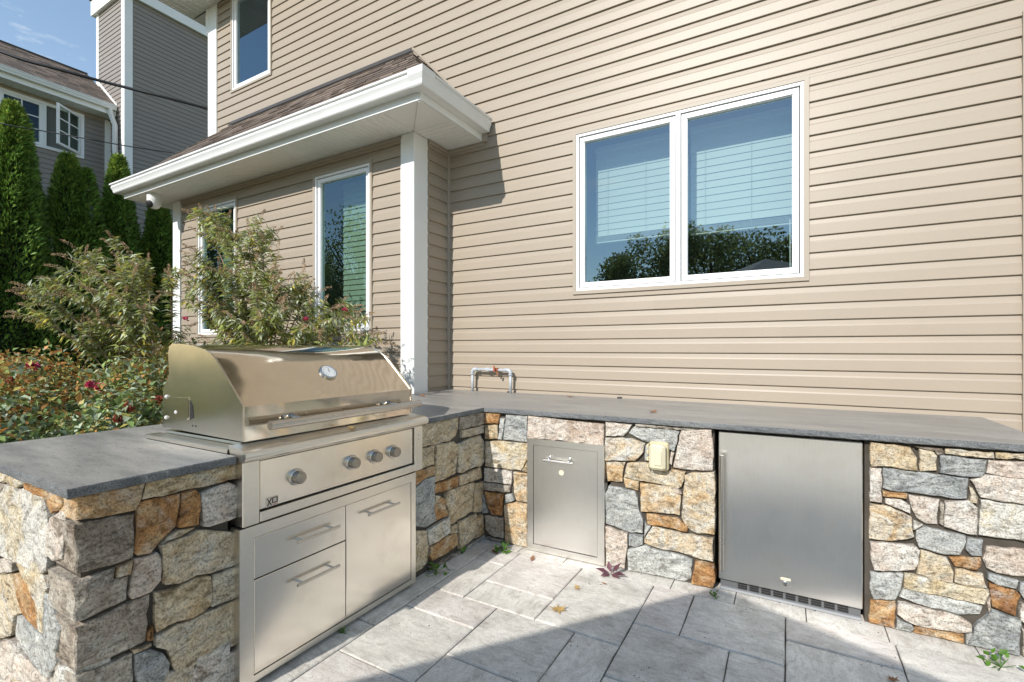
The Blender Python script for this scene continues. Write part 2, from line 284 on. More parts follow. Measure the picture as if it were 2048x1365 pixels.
def shingle_mat():
    m, n, l, b = new_mat('asphalt_shingle')
    g = n.new('ShaderNodeNewGeometry'); r = ramp(n, [(0.0, (0.085, 0.065, 0.052)), (0.5, (0.135, 0.102, 0.08)), (1.0, (0.205, 0.155, 0.12))]); l.new(g.outputs['Random Per Island'], r.inputs[0])
    no = N(n, 'ShaderNodeTexNoise', Scale=150.0, Detail=3.0); l.new(g.outputs['Position'], no.inputs['Vector']); r2 = ramp(n, [(0.3, (0.6, 0.6, 0.6)), (0.7, (1.35, 1.35, 1.35))]); l.new(no.outputs[0], r2.inputs[0])
    l.new(mixc(n, l, 1.0, r.outputs[0], r2.outputs[0], 'MULTIPLY'), b.inputs['Base Color']); b.inputs['Roughness'].default_value = 0.95; bump(n, l, b, no.outputs[0], 0.5, 0.004)
    return m
M['shingle'] = shingle_mat()
def ground_mat():
    m, n, l, b = new_mat('lawn'); v = coords(n, l, (1, 1, 1)); a = N(n, 'ShaderNodeTexNoise', Scale=1.2, Detail=10.0, Roughness=0.7); l.new(v, a.inputs['Vector'])
    r = ramp(n, [(0.3, (0.04, 0.065, 0.02)), (0.55, (0.07, 0.10, 0.03)), (0.75, (0.11, 0.12, 0.05))]); l.new(a.outputs[0], r.inputs[0]); l.new(r.outputs[0], b.inputs['Base Color']); b.inputs['Roughness'].default_value = 0.95
    bump(n, l, b, a.outputs[0], 0.6, 0.05); return m
M['lawn'] = ground_mat()

# ---------------------------------------------------------------- mesh helpers
def link(name, me, mats, parent=None, smooth=False):
    o = bpy.data.objects.new(name, me); COL.objects.link(o)
    if not me.materials:
        for m in (mats if isinstance(mats, (list, tuple)) else [mats]): me.materials.append(M[m] if isinstance(m, str) else m)
    if smooth: me.polygons.foreach_set('use_smooth', [True] * len(me.polygons))
    if parent: attach(o, parent)
    return o
def attach(o, parent):
    o.parent = parent; o.matrix_parent_inverse = WM[parent.name].inverted(); WM[o.name] = Matrix.Translation(o.location)
WM = {}
def thing(name, label, cat, loc=(0, 0, 0), group=None):
    o = bpy.data.objects.new(name, None); COL.objects.link(o); o.location = loc; o.empty_display_size = 0.1
    WM[o.name] = Matrix.Translation(loc); tag(o, label, cat, group); return o
def tag(o, label=None, cat=None, group=None, kind=None):
    if label: o['label'] = label
    if cat: o['category'] = cat
    if group: o['group'] = group
    if kind: o['kind'] = kind
    return o
class MB:
    def __init__(s): s.v = []; s.f = []; s.mi = []; s.cur = 0
    def add(s, vs, fs):
        k = len(s.v); s.v += [tuple(p) for p in vs]; s.f += [tuple(i + k for i in f) for f in fs]; s.mi += [s.cur] * len(fs)
    def box(s, x0, x1, y0, y1, z0, z1):
        s.add([(x0, y0, z0), (x1, y0, z0), (x1, y1, z0), (x0, y1, z0), (x0, y0, z1), (x1, y0, z1), (x1, y1, z1), (x0, y1, z1)],
              [(0, 3, 2, 1), (4, 5, 6, 7), (0, 1, 5, 4), (1, 2, 6, 5), (2, 3, 7, 6), (3, 0, 4, 7)])
    def cbox(s, x0, x1, y0, y1, z0, z1, b=0.004):
        # box with chamfered edges
        bm = bmesh.new(); r = bmesh.ops.create_cube(bm, size=1)
        for v in bm.verts: v.co = Vector(((x0 + x1) / 2 + v.co.x * (x1 - x0), (y0 + y1) / 2 + v.co.y * (y1 - y0), (z0 + z1) / 2 + v.co.z * (z1 - z0)))
        bmesh.ops.bevel(bm, geom=bm.edges[:], offset=b, segments=1, affect='EDGES'); s.bm(bm)
    def bm(s, bm):
        bm.verts.index_update(); s.add([v.co[:] for v in bm.verts], [[v.index for v in f.verts] for f in bm.faces]); bm.free()
    def prism(s, ring_a, ring_b, caps=True):
        n = len(ring_a); fs = [(i, (i + 1) % n, n + (i + 1) % n, n + i) for i in range(n)]
        if caps: fs += [tuple(range(n - 1, -1, -1)), tuple(range(n, 2 * n))]
        s.add(list(ring_a) + list(ring_b), fs)
    def tube(s, pts, rad, seg=8, caps=True):
        pts = [Vector(p) for p in pts]; rads = rad if isinstance(rad, (list, tuple)) else [rad] * len(pts); rings = []
        up = Vector((0.13, 0.31, 0.94))
        for i, p in enumerate(pts):
            d = (pts[min(i + 1, len(pts) - 1)] - pts[max(i - 1, 0)]).normalized()
            if i == 0:
                a = d.cross(up).normalized()
                if a.length < 0.1: a = d.orthogonal().normalized()
            else: a = (a - d * a.dot(d)).normalized()
            c = d.cross(a); rings.append([p + (a * math.cos(t) + c * math.sin(t)) * rads[i] for t in [2 * math.pi * k / seg for k in range(seg)]])
        vs = [q for r in rings for q in r]; fs = []
        for i in range(len(rings) - 1):
            for k in range(seg): fs.append((i * seg + k, i * seg + (k + 1) % seg, (i + 1) * seg + (k + 1) % seg, (i + 1) * seg + k))
        if caps: fs += [tuple(range(seg - 1, -1, -1)), tuple((len(rings) - 1) * seg + k for k in range(seg))]
        s.add(vs, fs)
    def lathe(s, o, ax, prof, seg=24):
        # prof: list of (radius, height along ax)
        o = Vector(o); ax = Vector(ax).normalized(); a = ax.orthogonal().normalized(); c = ax.cross(a); vs = []; fs = []
        for r, h in prof: vs += [o + ax * h + (a * math.cos(t) + c * math.sin(t)) * r for t in [2 * math.pi * k / seg for k in range(seg)]]
        for i in range(len(prof) - 1):
            for k in range(seg): fs.append((i * seg + k, i * seg + (k + 1) % seg, (i + 1) * seg + (k + 1) % seg, (i + 1) * seg + k))
        fs += [tuple(range(seg - 1, -1, -1)), tuple((len(prof) - 1) * seg + k for k in range(seg))]
        s.add(vs, fs)
    def sweep(s, path, prof, closed_prof=True, endn=None):
        # path: XY points; prof: (out, z) points, out = to the right of travel; mitred corners
        n = len(path); P = [Vector((p[0], p[1])) for p in path]; rings = []
        for i in range(n):
            d0 = (P[i] - P[i - 1]).normalized() if i > 0 else None; d1 = (P[i + 1] - P[i]).normalized() if i < n - 1 else None
            n0 = Vector((d0.y, -d0.x)) if d0 else None; n1 = Vector((d1.y, -d1.x)) if d1 else None
            if n0 is None: m = n1
            elif n1 is None: m = n0
            else: m = (n0 + n1); m = m / m.dot(n0)
            rings.append([(P[i].x + m.x * o, P[i].y + m.y * o, z) for o, z in prof])
        k = len(prof); vs = [q for r in rings for q in r]; fs = []
        for i in range(n - 1):
            for j in range(k if closed_prof else k - 1): fs.append((i * k + j, i * k + (j + 1) % k, (i + 1) * k + (j + 1) % k, (i + 1) * k + j))
        if closed_prof: fs += [tuple(range(k - 1, -1, -1)), tuple((n - 1) * k + j for j in range(k))]
        s.add(vs, fs)
    def mesh(s, name='m'):
        me = bpy.data.meshes.new(name); me.from_pydata(s.v, [], s.f); me.polygons.foreach_set('material_index', s.mi)
        bm = bmesh.new(); bm.from_mesh(me); bmesh.ops.recalc_face_normals(bm, faces=bm.faces); bm.to_mesh(me); bm.free(); return me
    def build(s, name, mats, parent=None, smooth=False): return link(name, s.mesh(name), mats, parent, smooth)
def P(name, mats, parent, fn, smooth=False):
    m = MB(); fn(m); return m.build(name, mats, parent, smooth)
def smooth_angle(o, deg=35):
    me = o.data; bm = bmesh.new(); bm.from_mesh(me)
    for f in bm.faces: f.smooth = True
    for e in bm.edges:
        if len(e.link_faces) == 2 and e.calc_face_angle(0) > R(deg): e.smooth = False
    bm.to_mesh(me); bm.free(); return o
# ================================================================ the setting
g = P('ground', 'lawn', None, lambda m: m.add([(-400, -400, -0.06), (400, -400, -0.06), (400, 400, -0.06), (-400, 400, -0.06)], [(0, 1, 2, 3)])); g['kind'] = 'structure'
bed = MB(); nx, ny = 26, 16
vs = [(-11.8 + 8.85 * i / nx, -3 + 7.2 * j / ny, -0.03 + random.uniform(-0.02, 0.03)) for j in range(ny + 1) for i in range(nx + 1)]
bed.add(vs, [(j * (nx + 1) + i, j * (nx + 1) + i + 1, (j + 1) * (nx + 1) + i + 1, (j + 1) * (nx + 1) + i) for j in range(ny) for i in range(nx)])
b_ = bed.build('planting_bed', 'soil', None); b_['kind'] = 'structure'

# ---- patio of travertine pavers on an 8 inch module
PM, PX, PY = 0.2125, -0.010, 2.718
pat = P('patio', 'cement', None, lambda m: (m.box(-1.90, 4.6, -4.9, 2.95, -0.05, -0.012), m.box(1.03, 4.6, 2.95, 3.84, -0.05, -0.012), m.box(-3.9, -1.90, -4.9, .45, -0.05, -0.012))); pat['kind'] = 'structure'; WM[pat.name] = Matrix.Identity(4)
RECT = [(-7, -2, 2, 2), (-7, -3, 2, 1), (-5, -3, 2, 3), (-4, -5, 1, 2), (-6, -5, 2, 2), (-8, -4, 2, 1), (-8, -6, 2, 2), (-8, -8, 2, 2), (-8, -1, 1, 1), (-8, -3, 1, 2), (-6, -7, 2, 2),
        (-3, -2, 1, 2), (-2, -2, 2, 2), (-3, -4, 2, 2), (-1, -4, 1, 2), (0, -1, 2, 1), (0, -4, 2, 3), (2, -2, 3, 2), (2, -4, 2, 2), (-9, -2, 1, 2), (-9, -5, 1, 3), (-9, -8, 1, 3)]
used = set()
for x, y, w_, h_ in RECT:
    for i in range(w_):
        for j in range(h_): used.add((x + i, y + j))
def cell_ok(c): return (-9 <= c[0] < 22 and -35 <= c[1] <= -1) or (5 <= c[0] < 22 and 0 <= c[1] <= 4) or (-18 <= c[0] < -9 and -35 <= c[1] <= -11)
for y in range(4, -36, -1):
    for x in range(-18, 22):
        if not cell_ok((x, y)): continue
        if (x, y) in used: continue
        for w_, h_ in random.sample([(2, 2), (2, 3), (3, 2), (2, 1), (1, 2)], 5) + [(1, 1)]:
            cells = [(x + i, y - j) for i in range(w_) for j in range(h_)]
            if all(c not in used and cell_ok(c) for c in cells):
                used.update(cells); RECT.append((x, y - h_ + 1, w_, h_)); break
pink = {(-8, -4), (0, -1), (-8, -8)}
for x, y, w_, h_ in RECT:
    j = 0.0028; x0, x1, y0, y1 = PX + x * PM + j, PX + (x + w_) * PM - j, PY + y * PM + j, PY + (y + h_) * PM - j
    if y0 > .55: x0 = max(x0, -1.875)
    if x1 - x0 < 0.02: continue
    m = MB(); zt = random.uniform(-0.0015, 0.0015); c = 0.005
    def ringp(inset, z, jit):
        pts = []
        for (ax, ay), (bx, by) in (((x0, y0), (x1, y0)), ((x1, y0), (x1, y1)), ((x1, y1), (x0, y1)), ((x0, y1), (x0, y0))):
            k = max(2, int(math.hypot(bx - ax, by - ay) / 0.07))
            for q in range(k):
                t = q / k; px, py = ax + (bx - ax) * t, ay + (by - ay) * t; jx = jit[len(pts) % len(jit)]
                px = min(max(px, x0 + inset), x1 - inset); py = min(max(py, y0 + inset), y1 - inset); pts.append((px + jx * (0.5 if inset else 1), py + jx * 0.7, z))
        return pts
    jit = [random.uniform(-0.0012, 0.0012) for _ in range(97)]
    A = ringp(0, -0.03, jit); B = ringp(0, zt - 0.005, jit); C = ringp(c, zt, jit); n = len(A)
    m.add(A + B + C, [(i, (i + 1) % n, n + (i + 1) % n, n + i) for i in range(n)] + [(n + i, n + (i + 1) % n, 2 * n + (i + 1) % n, 2 * n + i) for i in range(n)] + [tuple(range(2 * n, 3 * n))])
    m.build('paver', PAVE[2] if (x, y) in pink else random.choice(PAVE[:2] * 4 + PAVE[2:]), pat)
# strip of cut travertine against the long leg
for k in range(9):
    x0 = -1.84 + k * 0.32; x1 = x0 + 0.315
    if x0 > 1.0: break
    P('paver', PAVE[1], pat, lambda m: m.add([(x0, PY + 0.002, -0.03), (x1, PY + 0.002, -0.03), (x1, 2.93, -0.03), (x0, 2.93, -0.03), (x0, PY + 0.002, -0.002), (x1, PY + 0.002, -0.002), (x1, 2.93, -0.002), (x0, 2.93, -0.002)],
                                         [(0, 3, 2, 1), (4, 5, 6, 7), (0, 1, 5, 4), (1, 2, 6, 5), (2, 3, 7, 6), (3, 0, 4, 7)]))

# ================================================================ house
S = 0.1143; ZR = 0.945 - 8 * S                       # siding exposure; a row's lower edge
DM, DB = 3.865, 3.372                                # wall planes: main wall, bump-out
XL, XR = -7.29, 4.2                                   # main wall ends
BXL, BXR = -7.22, -2.962                              # bump-out ends
PROF = [(0.0015, 0.0), (0.0185, 0.0), (0.019, 0.003), (0.0172, 0.030), (0.0148, 0.068), (0.0108, 0.078), (0.0035, 0.1143 + 0.008)]
sid_cache = {}
def clip_prof(prof, za, zb):
    out = []
    for i in range(len(prof) - 1):
        (n0, a), (n1, b) = prof[i], prof[i + 1]
        if i == 0 and za <= a: out.append((n0, a))
        if max(a, b) < za or min(a, b) > zb: continue
        f = lambda z: (n0 + (n1 - n0) * (z - a) / (b - a), z) if b != a else (n1, z)
        p0 = f(max(a, za)); p1 = f(min(b, zb))
        if not out: out += [(0.0015, p0[1]), p0]
        elif out[-1] != p0: out.append(p0)
        out.append(p1)
    return out
def siding(parent, O, U, Nv, u0, u1, z0, z1, holes, mat, seams=True, s=S, prof=PROF, zref=None):
    O = Vector(O); U = Vector(U); Nv = Vector(Nv); k = 0; z = zref if zref is not None else ZR
    while z + s < z0: z += s; k += 1
    while z < z1:
        lo, hi = max(0, z0 - z), min(s + 0.008, z1 - z)
        if hi > 0.006:
            zs = sorted({lo, hi} | {h[2] - z for h in holes if lo < h[2] - z < hi} | {h[3] - z for h in holes if lo < h[3] - z < hi})
            # one list of u-intervals for each vertical slice, merged when the slice is the whole row
            for a, b in zip(zs[:-1], zs[1:]):
                if b - a < 0.004: continue
                cuts = sorted([(h[0], h[1]) for h in holes if h[2] - z <= a + 1e-5 and h[3] - z >= b - 1e-5]); iv = []; c = u0
                for ha, hb in cuts:
                    if ha > c: iv.append((c, min(ha, u1)))
                    c = max(c, hb)
                if c < u1: iv.append((c, u1))
                pr = clip_prof(prof, a, b) if (a > 0.001 or b < s + 0.007) else prof
                if len(pr) < 3: continue
                for ia, ib in iv:
                    if ib - ia < 0.01: continue
                    pts = [ia, ib]
                    if seams and ib - ia > 2.2:
                        t = ia + (ib - ia) * (0.22 + 0.56 * ((((k // 2) * 0.618 + 0.17)) % 1.0)); pts = [ia, t, ib]
                    for q in range(len(pts) - 1):
                        off = 0.0012 * q; a0 = pts[q] - (0.02 if q else 0)
                        key = (round(a0, 4), round(pts[q + 1], 4), round(a, 4), round(b, 4), off, tuple(O), tuple(U))
                        if key not in sid_cache:
                            m = MB(); A = []; B = []
                            for nn, zz in pr:
                                nn += off if nn > 0.002 else 0
                                p = O + U * a0 + Nv * nn; r = O + U * pts[q + 1] + Nv * nn; A.append((p.x, p.y, zz)); B.append((r.x, r.y, zz))
                            m.prism(A, B); sid_cache[key] = m.mesh('siding_course')
                        o = link('siding_course', sid_cache[key], mat); o.location = (0, 0, z); attach(o, parent)
        z += s; k += 1
def wall_holes(parent, name, O, U, Nv, u0, u1, z0, z1, holes, nn, mat, inv=False):
    # a flat backing sheet with real openings
    us = sorted({u0, u1} | {h[0] for h in holes} | {h[1] for h in holes}); zs = sorted({z0, z1} | {h[2] for h in holes} | {h[3] for h in holes}); m = MB()
    O = Vector(O) + Vector(Nv) * nn; U = Vector(U)
    for a, b in zip(us[:-1], us[1:]):
        for c, d in zip(zs[:-1], zs[1:]):
            if any(h[0] <= a and h[1] >= b and h[2] <= c and h[3] >= d for h in holes): continue
            p, q = O + U * a, O + U * b; m.add([(p.x, p.y, c), (q.x, q.y, c), (q.x, q.y, d), (p.x, p.y, d)], [(0, 1, 2, 3)])
    return m.build(name, mat, parent)

house = thing('house', 'large two storey tan vinyl sided house with a projecting bay behind the stone counter', 'house', (-2.0, 6.0, 0))
# openings: (u0, u1, z0, z1) outer edges of the tan casing; u is X here
W1 = (-1.606, 0.125, 1.783, 3.182); WU = (-6.74, -5.822, 4.88, 6.24); WB1 = (-4.359, -3.492, 1.465, 3.155); WB2 = (-6.639, -5.746, 1.465, 3.155); DR = (1.165, 3.2, 0.0, 3.25)
def inset(h, d): return (h[0] + d, h[1] - d, h[2] + d, h[3] - d)
siding(house, (0, DM), (1, 0), (0, -1), -7.09, XR, 0.0, 6.26, [inset(W1, 0.012), inset(WU, 0.012), (DR[0] + .01, DR[1] - .01, DR[2] - 1, DR[3] - .01), (BXL, BXR + 0.012, -1, 3.36)], 'siding')
wall_holes(house, 'wall', (0, DM), (1, 0), (0, -1), XL + .05, XR, -0.05, 6.26, [inset(W1, 0.03), inset(WU, 0.03), (DR[0] + .03, DR[1] - .03, -0.05, DR[3] - .03)], -0.006, 'siding_trim')
siding(house, (0, DB), (1, 0), (0, -1), -7.04, -3.115, 0.0, 3.296, [inset(WB1, 0.012), inset(WB2, 0.012)], 'siding', False)
wall_holes(house, 'wall', (0, DB), (1, 0), (0, -1), BXL + .03, BXR - .03, -0.05, 3.4, [inset(WB1, 0.03), inset(WB2, 0.03)], -0.006, 'siding_trim')
siding(house, (BXR - 0.008, 0), (0, 1), (1, 0), 3.54, DM - 0.02, 0.0, 3.296, [], 'siding', False)
P('wall', 'siding_trim', house, lambda m: m.box(BXR - 0.05, BXR - 0.012, DB, DM, -0.05, 3.4))
P('wall', 'siding_trim', house, lambda m: m.box(BXL + 0.012, BXL + 0.05, DB, DM, -0.05, 3.4))
siding(house, (XL + 0.01, 0), (0, 1), (-1, 0), DM + .16, 10.0, 0.0, 6.26, [], 'siding', False)
P('wall', 'siding_trim', house, lambda m: m.box(XL + 0.03, XL + 0.08, DM + .01, 10, -0.05, 6.26))
P('wall', 'siding_trim', house, lambda m: m.box(XL + 0.08, XR, 9.95, 10, -0.05, 6.26))
P('wall', 'siding_trim', house, lambda m: m.box(XR - .05, XR - .005, DM + .02, 9.94, -0.05, 6.26))
# corner posts
def post(x0, x1, y0, y1, z0, z1, mat='white', lip=0.012):
    def f(m):
        m.cbox(x0, x1, y0, y1, z0, z1, 0.003)
        m.cbox(x0 - 0.012, x0 + 0.016, y0 + 0.006, y0 + 0.03, z0, z1 - .001, 0.002); m.cbox(x1 - 0.03, x1 - 0.006, y1 - 0.016, y1 + 0.012, z0, z1 - .001, 0.002)
    return P('corner_post', mat, house, f)
post(-3.112, -2.955, 3.342, 3.535, 0.0, 3.298); post(-7.235, -7.055, 3.342, 3.535, 0.0, 3.298)
post(-7.305, -7.09, DM - 0.032, DM + 0.15, 0.0, 6.262)
P('inside_corner_post', 'siding_trim', house, lambda m: (m.cbox(BXR + 0.004, BXR + 0.030, DM - 0.032, DM - 0.004, 0.5, 3.297, 0.003)))
P('frieze_strip', 'siding_trim', house, lambda m: m.cbox(-7.05, -3.112, DB - 0.024, DB - 0.001, 3.262, 3.297, 0.003))
P('frieze_strip', 'siding_trim', house, lambda m: m.cbox(BXR, BXR + 0.022, 3.54, DM - 0.03, 3.262, 3.297, 0.003))
P('frieze_strip', 'siding_trim', house, lambda m: m.cbox(BXR + .03, -2.52, DM - 0.026, DM - 0.001, 3.262, 3.297, 0.003))

# ---- windows of the house
def rectframe(m, U, O, Nv, h, wid, n0, n1):
    O = Vector(O); U = Vector(U); Nv = Vector(Nv); a, b, c, d = h; wl = wid if isinstance(wid, tuple) else (wid,) * 4
    out = [(a, c), (b, c), (b, d), (a, d)]; inn = [(a + wl[0], c + wl[2]), (b - wl[1], c + wl[2]), (b - wl[1], d - wl[3]), (a + wl[0], d - wl[3])]
    pt = lambda uv, n: (*(O + U * uv[0] + Nv * n), uv[1])
    for i in range(4):
        j = (i + 1) % 4; A = [pt(out[i], n0), pt(out[j], n0), pt(inn[j], n0), pt(inn[i], n0)]; B = [pt(out[i], n1), pt(out[j], n1), pt(inn[j], n1), pt(inn[i], n1)]
        m.prism(A, B)
def fbox(m, O, U, Nv, a, b, c, d, n0, n1):
    O = Vector(O); U = Vector(U); Nv = Vector(Nv); pt = lambda u, z, n: (*(O + U * u + Nv * n), z)
    m.prism([pt(a, c, n0), pt(b, c, n0), pt(b, d, n0), pt(a, d, n0)], [pt(a, c, n1), pt(b, c, n1), pt(b, d, n1), pt(a, d, n1)])
def window(h, O, U, Nv, splits, gl='glass', trim=0.030, fr=0.022, sash=0.036):
    mw = MB(); hi = inset(h, trim); rectframe(mw, U, O, Nv, hi, fr, -0.07, 0.024)
    for sp in splits[1:-1]: fbox(mw, O, U, Nv, sp - 0.017, sp + 0.017, hi[2] + fr, hi[3] - fr, -0.07, 0.022)
    wn = mw.build('window', 'white_frame', house)
    mt = MB(); rectframe(mt, U, O, Nv, h, trim - 0.001, -0.004, 0.030); mt.build('casing', 'siding_trim', wn)
    for i in range(len(splits) - 1):
        a = (hi[0] + fr if i == 0 else splits[i] + 0.017); b = (hi[1] - fr if i == len(splits) - 2 else splits[i + 1] - 0.017); q = (a, b, hi[2] + fr, hi[3] - fr)
        mg = MB(); rectframe(mg, U, O, Nv, q, 0.008, -0.06, -0.012); mg.build('gasket', 'black', wn)
        ms = MB(); rectframe(ms, U, O, Nv, inset(q, 0.007), sash, -0.05, 0.010); rectframe(ms, U, O, Nv, inset(q, 0.007 + sash - .001), 0.006, -0.045, 0.002); ms.build('sash', 'white_frame', wn)
        e = inset(q, 0.007 + sash + 0.003); mp_ = MB(); Ov = Vector(O) + Vector(Nv) * -0.018; Uv = Vector(U); p, r = Ov + Uv * e[0], Ov + Uv * e[1]
        mp_.add([(p.x, p.y, e[2]), (r.x, r.y, e[2]), (r.x, r.y, e[3]), (p.x, p.y, e[3])], [(0, 1, 2, 3)]); mp_.build('pane', gl, wn)
    # dark room behind
    ri = (hi[0] - .25, hi[1] + .25, hi[2] - .3, hi[3] + .2); mr = MB(); Ov = Vector(O); Uv = Vector(U); nv = Vector(Nv)
    def pt(u, z, n): v = Ov + Uv * u + nv * n; return (v.x, v.y, z)
    d0, d1 = -0.072, -1.15
    if nv.y and abs(O[1] - DB) < .01: d1 = -0.42
    A = [pt(ri[0], ri[2], d0), pt(ri[1], ri[2], d0), pt(ri[1], ri[3], d0), pt(ri[0], ri[3], d0)]; B = [pt(ri[0], ri[2], d1), pt(ri[1], ri[2], d1), pt(ri[1], ri[3], d1), pt(ri[0], ri[3], d1)]
    mr.prism(A, B, False); mr.add(B, [(0, 1, 2, 3)]); mr.build('interior', 'room', wn)
    return hi
OM, OB = (0, DM), (0, DB); UX, NM = (1, 0), (0, -1)
h1 = window(W1, OM, UX, NM, [W1[0], -0.735, W1[1]])
h2 = window(WU, OM, UX, NM, [WU[0], WU[1]]); hb1 = window(WB1, OB, UX, NM, [WB1[0], WB1[1]], 'glass_g'); hb2 = window(WB2, OB, UX, NM, [WB2[0], WB2[1]], 'glass_g')
# patio door at the end of the wall
md = MB(); rectframe(md, UX, OM, NM, (DR[0], DR[1], DR[2], DR[3]), (0.06, 0.06, 0.02, 0.06), -0.004, 0.034); dr = md.build('patio_door', 'siding_trim', house)
md = MB(); rectframe(md, UX, OM, NM, (DR[0] + .06, DR[1] - .06, DR[2] + .02, DR[3] - .06), 0.09, -0.05, 0.012); md.build('door_frame', 'white_frame', dr)
md = MB(); md.add([(DR[0] + .15, DM + .02, .11), (DR[1] - .15, DM + .02, .11), (DR[1] - .15, DM + .02, DR[3] - .15), (DR[0] + .15, DM + .02, DR[3] - .15)], [(0, 1, 2, 3)]); md.build('pane', 'glass', dr)
md = MB(); md.box(DR[0] + .02, DR[1] - .02, DM + .06, DM + 1.2, 0.0, DR[3]); md.build('interior', 'room', dr)

# ---- blinds: things of their own, each slat a part
def blind(label, x0, x1, z0, z1, Y, pitch, tilt, stack=0, grp=None):
    t = thing('window_blind', label, 'blind', ((x0 + x1) / 2, Y, z0), grp)
    P('headrail', 'blind', t, lambda m: m.cbox(x0, x1, Y - 0.02, Y + 0.025, z1, z1 + 0.045, 0.003))
    z = z1 - pitch * .5; n = 0; me = None
    while z > z0 + 0.02 + stack * 0.008:
        if me is None:
            m = MB(); c, s_ = math.cos(tilt), math.sin(tilt); hw = 0.0315
            m.cbox(x0 + .004, x1 - .004, -hw, hw, -0.0014, 0.0014, 0.0006); me = m.mesh('slat')
        o = link('slat', me, 'blind'); o.rotation_euler = (tilt + random.uniform(-.012, .012), 0, 0); o.location = (random.uniform(-.002, .002), Y, z); attach(o, t); z -= pitch; n += 1
    for q in range(stack):
        o = link('slat', me, 'blind'); o.rotation_euler = (random.uniform(-.03, .03) + 0.06, 0, 0); o.location = (random.uniform(-.003, .003), Y, z0 + 0.022 + q * 0.008); attach(o, t)
    P('bottom_rail', 'blind', t, lambda m: m.cbox(x0 + .004, x1 - .004, Y - 0.024, Y + 0.024, z0, z0 + 0.016, 0.003))
    for f in (0.16, 0.62): P('ladder_cord', 'blind', t, lambda m: m.tube([(x0 + (x1 - x0) * f, Y - 0.028, z0), (x0 + (x1 - x0) * f, Y - 0.028, z1)], 0.0012, 5))
    return t
blind('white slatted blind half lowered behind the left pane of the wide twin window', -1.50, -0.775, 2.255, 3.07, DM + 0.25, 0.058, R(84), 6)
tb = blind('white slatted blind half lowered behind the right pane of the wide twin window', -0.69, 0.03, 2.235, 3.07, DM + 0.25, 0.058, R(84), 6)
P('wand', 'white', tb, lambda m: m.tube([(0.012, DM + .08, 2.24), (0.014, DM + .08, 1.90), (0.015, DM + .08, 1.87)], [0.004, 0.005, 0.009], 8))
blind('white slatted blind lowered to the sill in the bay window beside the white corner post', -4.20, -3.575, 1.56, 3.05, DB + 0.24, 0.058, R(77), 0)
blind('white slatted blind lowered in the bay window behind the tall flowering shrub', -6.54, -5.84, 1.56, 3.05, DB + 0.24, 0.058, R(77), 0)

# ---- bay eave: fascia, soffit, gutter, hip roof
GX0, GX1, FY = -7.62, -2.535, 2.945                   # fascia line
path = [(GX0, DM - 0.03), (GX0, FY), (GX1, FY), (GX1, DM - 0.028)]
fa = P('fascia', 'white', house, lambda m: m.sweep([(p[0], p[1]) for p in path], [(-0.02, 3.302), (0.0, 3.302), (0.0, 3.45), (-0.02, 3.45)][::-1] if False else [(-0.02, 3.302), (0.004, 3.302), (0.004, 3.45), (-0.02, 3.45)]))
gp = [(0.006, 3.478), (0.006, 3.365), (0.084, 3.365), (0.091, 3.374), (0.095, 3.398), (0.108, 3.424), (0.114, 3.434), (0.109, 3.442), (0.108, 3.464), (0.124, 3.468), (0.124, 3.484), (0.104, 3.484), (0.104, 3.466), (0.104, 3.442), (0.098, 3.424), (0.084, 3.385), (0.012, 3.371), (0.012, 3.478)]
gu = P('gutter', 'gutter', house, lambda m: m.sweep([(GX0, DM - 0.05), (GX0, FY), (GX1, FY), (GX1, DM - 0.05)], gp)); smooth_angle(gu, 28)
P('gutter_end_cap', 'gutter', gu, lambda m: m.prism([(GX1 + o, DM - 0.049, z) for o, z in gp[:11]], [(GX1 + o, DM - 0.044, z) for o, z in gp[:11]]))
P('gutter_seam_strap', 'gutter', gu, lambda m: m.sweep([(GX1 - 0.03, FY), (GX1 + .0, FY), (GX1 + .0, FY + 0.03)], [(0.002, 3.361), (0.086, 3.361), (0.094, 3.372), (0.098, 3.40), (0.120, 3.440), (0.124, 3.472), (0.127, 3.487), (0.121, 3.487), (0.118, 3.442), (0.095, 3.402), (0.084, 3.364), (0.002, 3.364)]))
P('trim_block', 'siding_trim', house, lambda m: m.box(GX1 + 0.006, GX1 + 0.055, DM - 0.043, DM - 0.005, 3.29, 3.362))
def soffit_strip(m, a, b, y0, y1, vert, z, step=0.0635):
    # beaded soffit boards running from wall to fascia
    n = max(1, int(round((b - a) / step))); st = (b - a) / n
    for i in range(n):
        c, d = a + i * st, a + (i + 1) * st
        for (e, f, zz0, zz1) in ((c, c + st * .82, z, z), (c + st * .82, c + st * .91, z, z + 0.012), (c + st * .91, d, z + 0.012, z)):
            q = [(e, y0, zz0), (f, y0, zz1), (f, y1, zz1), (e, y1, zz0)]
            if vert: q = [(p[1], p[0], p[2]) for p in q]
            m.add(q, [(0, 1, 2, 3)])
P('soffit', 'soffit', house, lambda m: soffit_strip(m, GX0, GX1 - .42, FY, DB - .005, False, 3.303))
P('soffit', 'soffit', house, lambda m: soffit_strip(m, 3.36, DM - .02, BXR - .005, GX1, True, 3.303))
P('soffit', 'soffit', house, lambda m: soffit_strip(m, 3.36, DM - .02, GX0, BXL + .005, True, 3.303))
P('soffit', 'soffit', house, lambda m: m.add([(GX1 - .42, FY, 3.304), (GX1, FY, 3.304), (GX1, 3.36, 3.304), (GX1 - .42, 3.36, 3.304)], [(0, 1, 2, 3)]))
P('soffit_miter_strip', 'soffit', house, lambda m: m.prism([(BXR + .005, 3.345, 3.292), (BXR + .03, 3.335, 3.292), (GX1 - .005, FY + .02, 3.292), (GX1 - .03, FY + .005, 3.292)], [(BXR + .005, 3.345, 3.3), (BXR + .03, 3.335, 3.3), (GX1 - .005, FY + .02, 3.3), (GX1 - .03, FY + .005, 3.3)]))
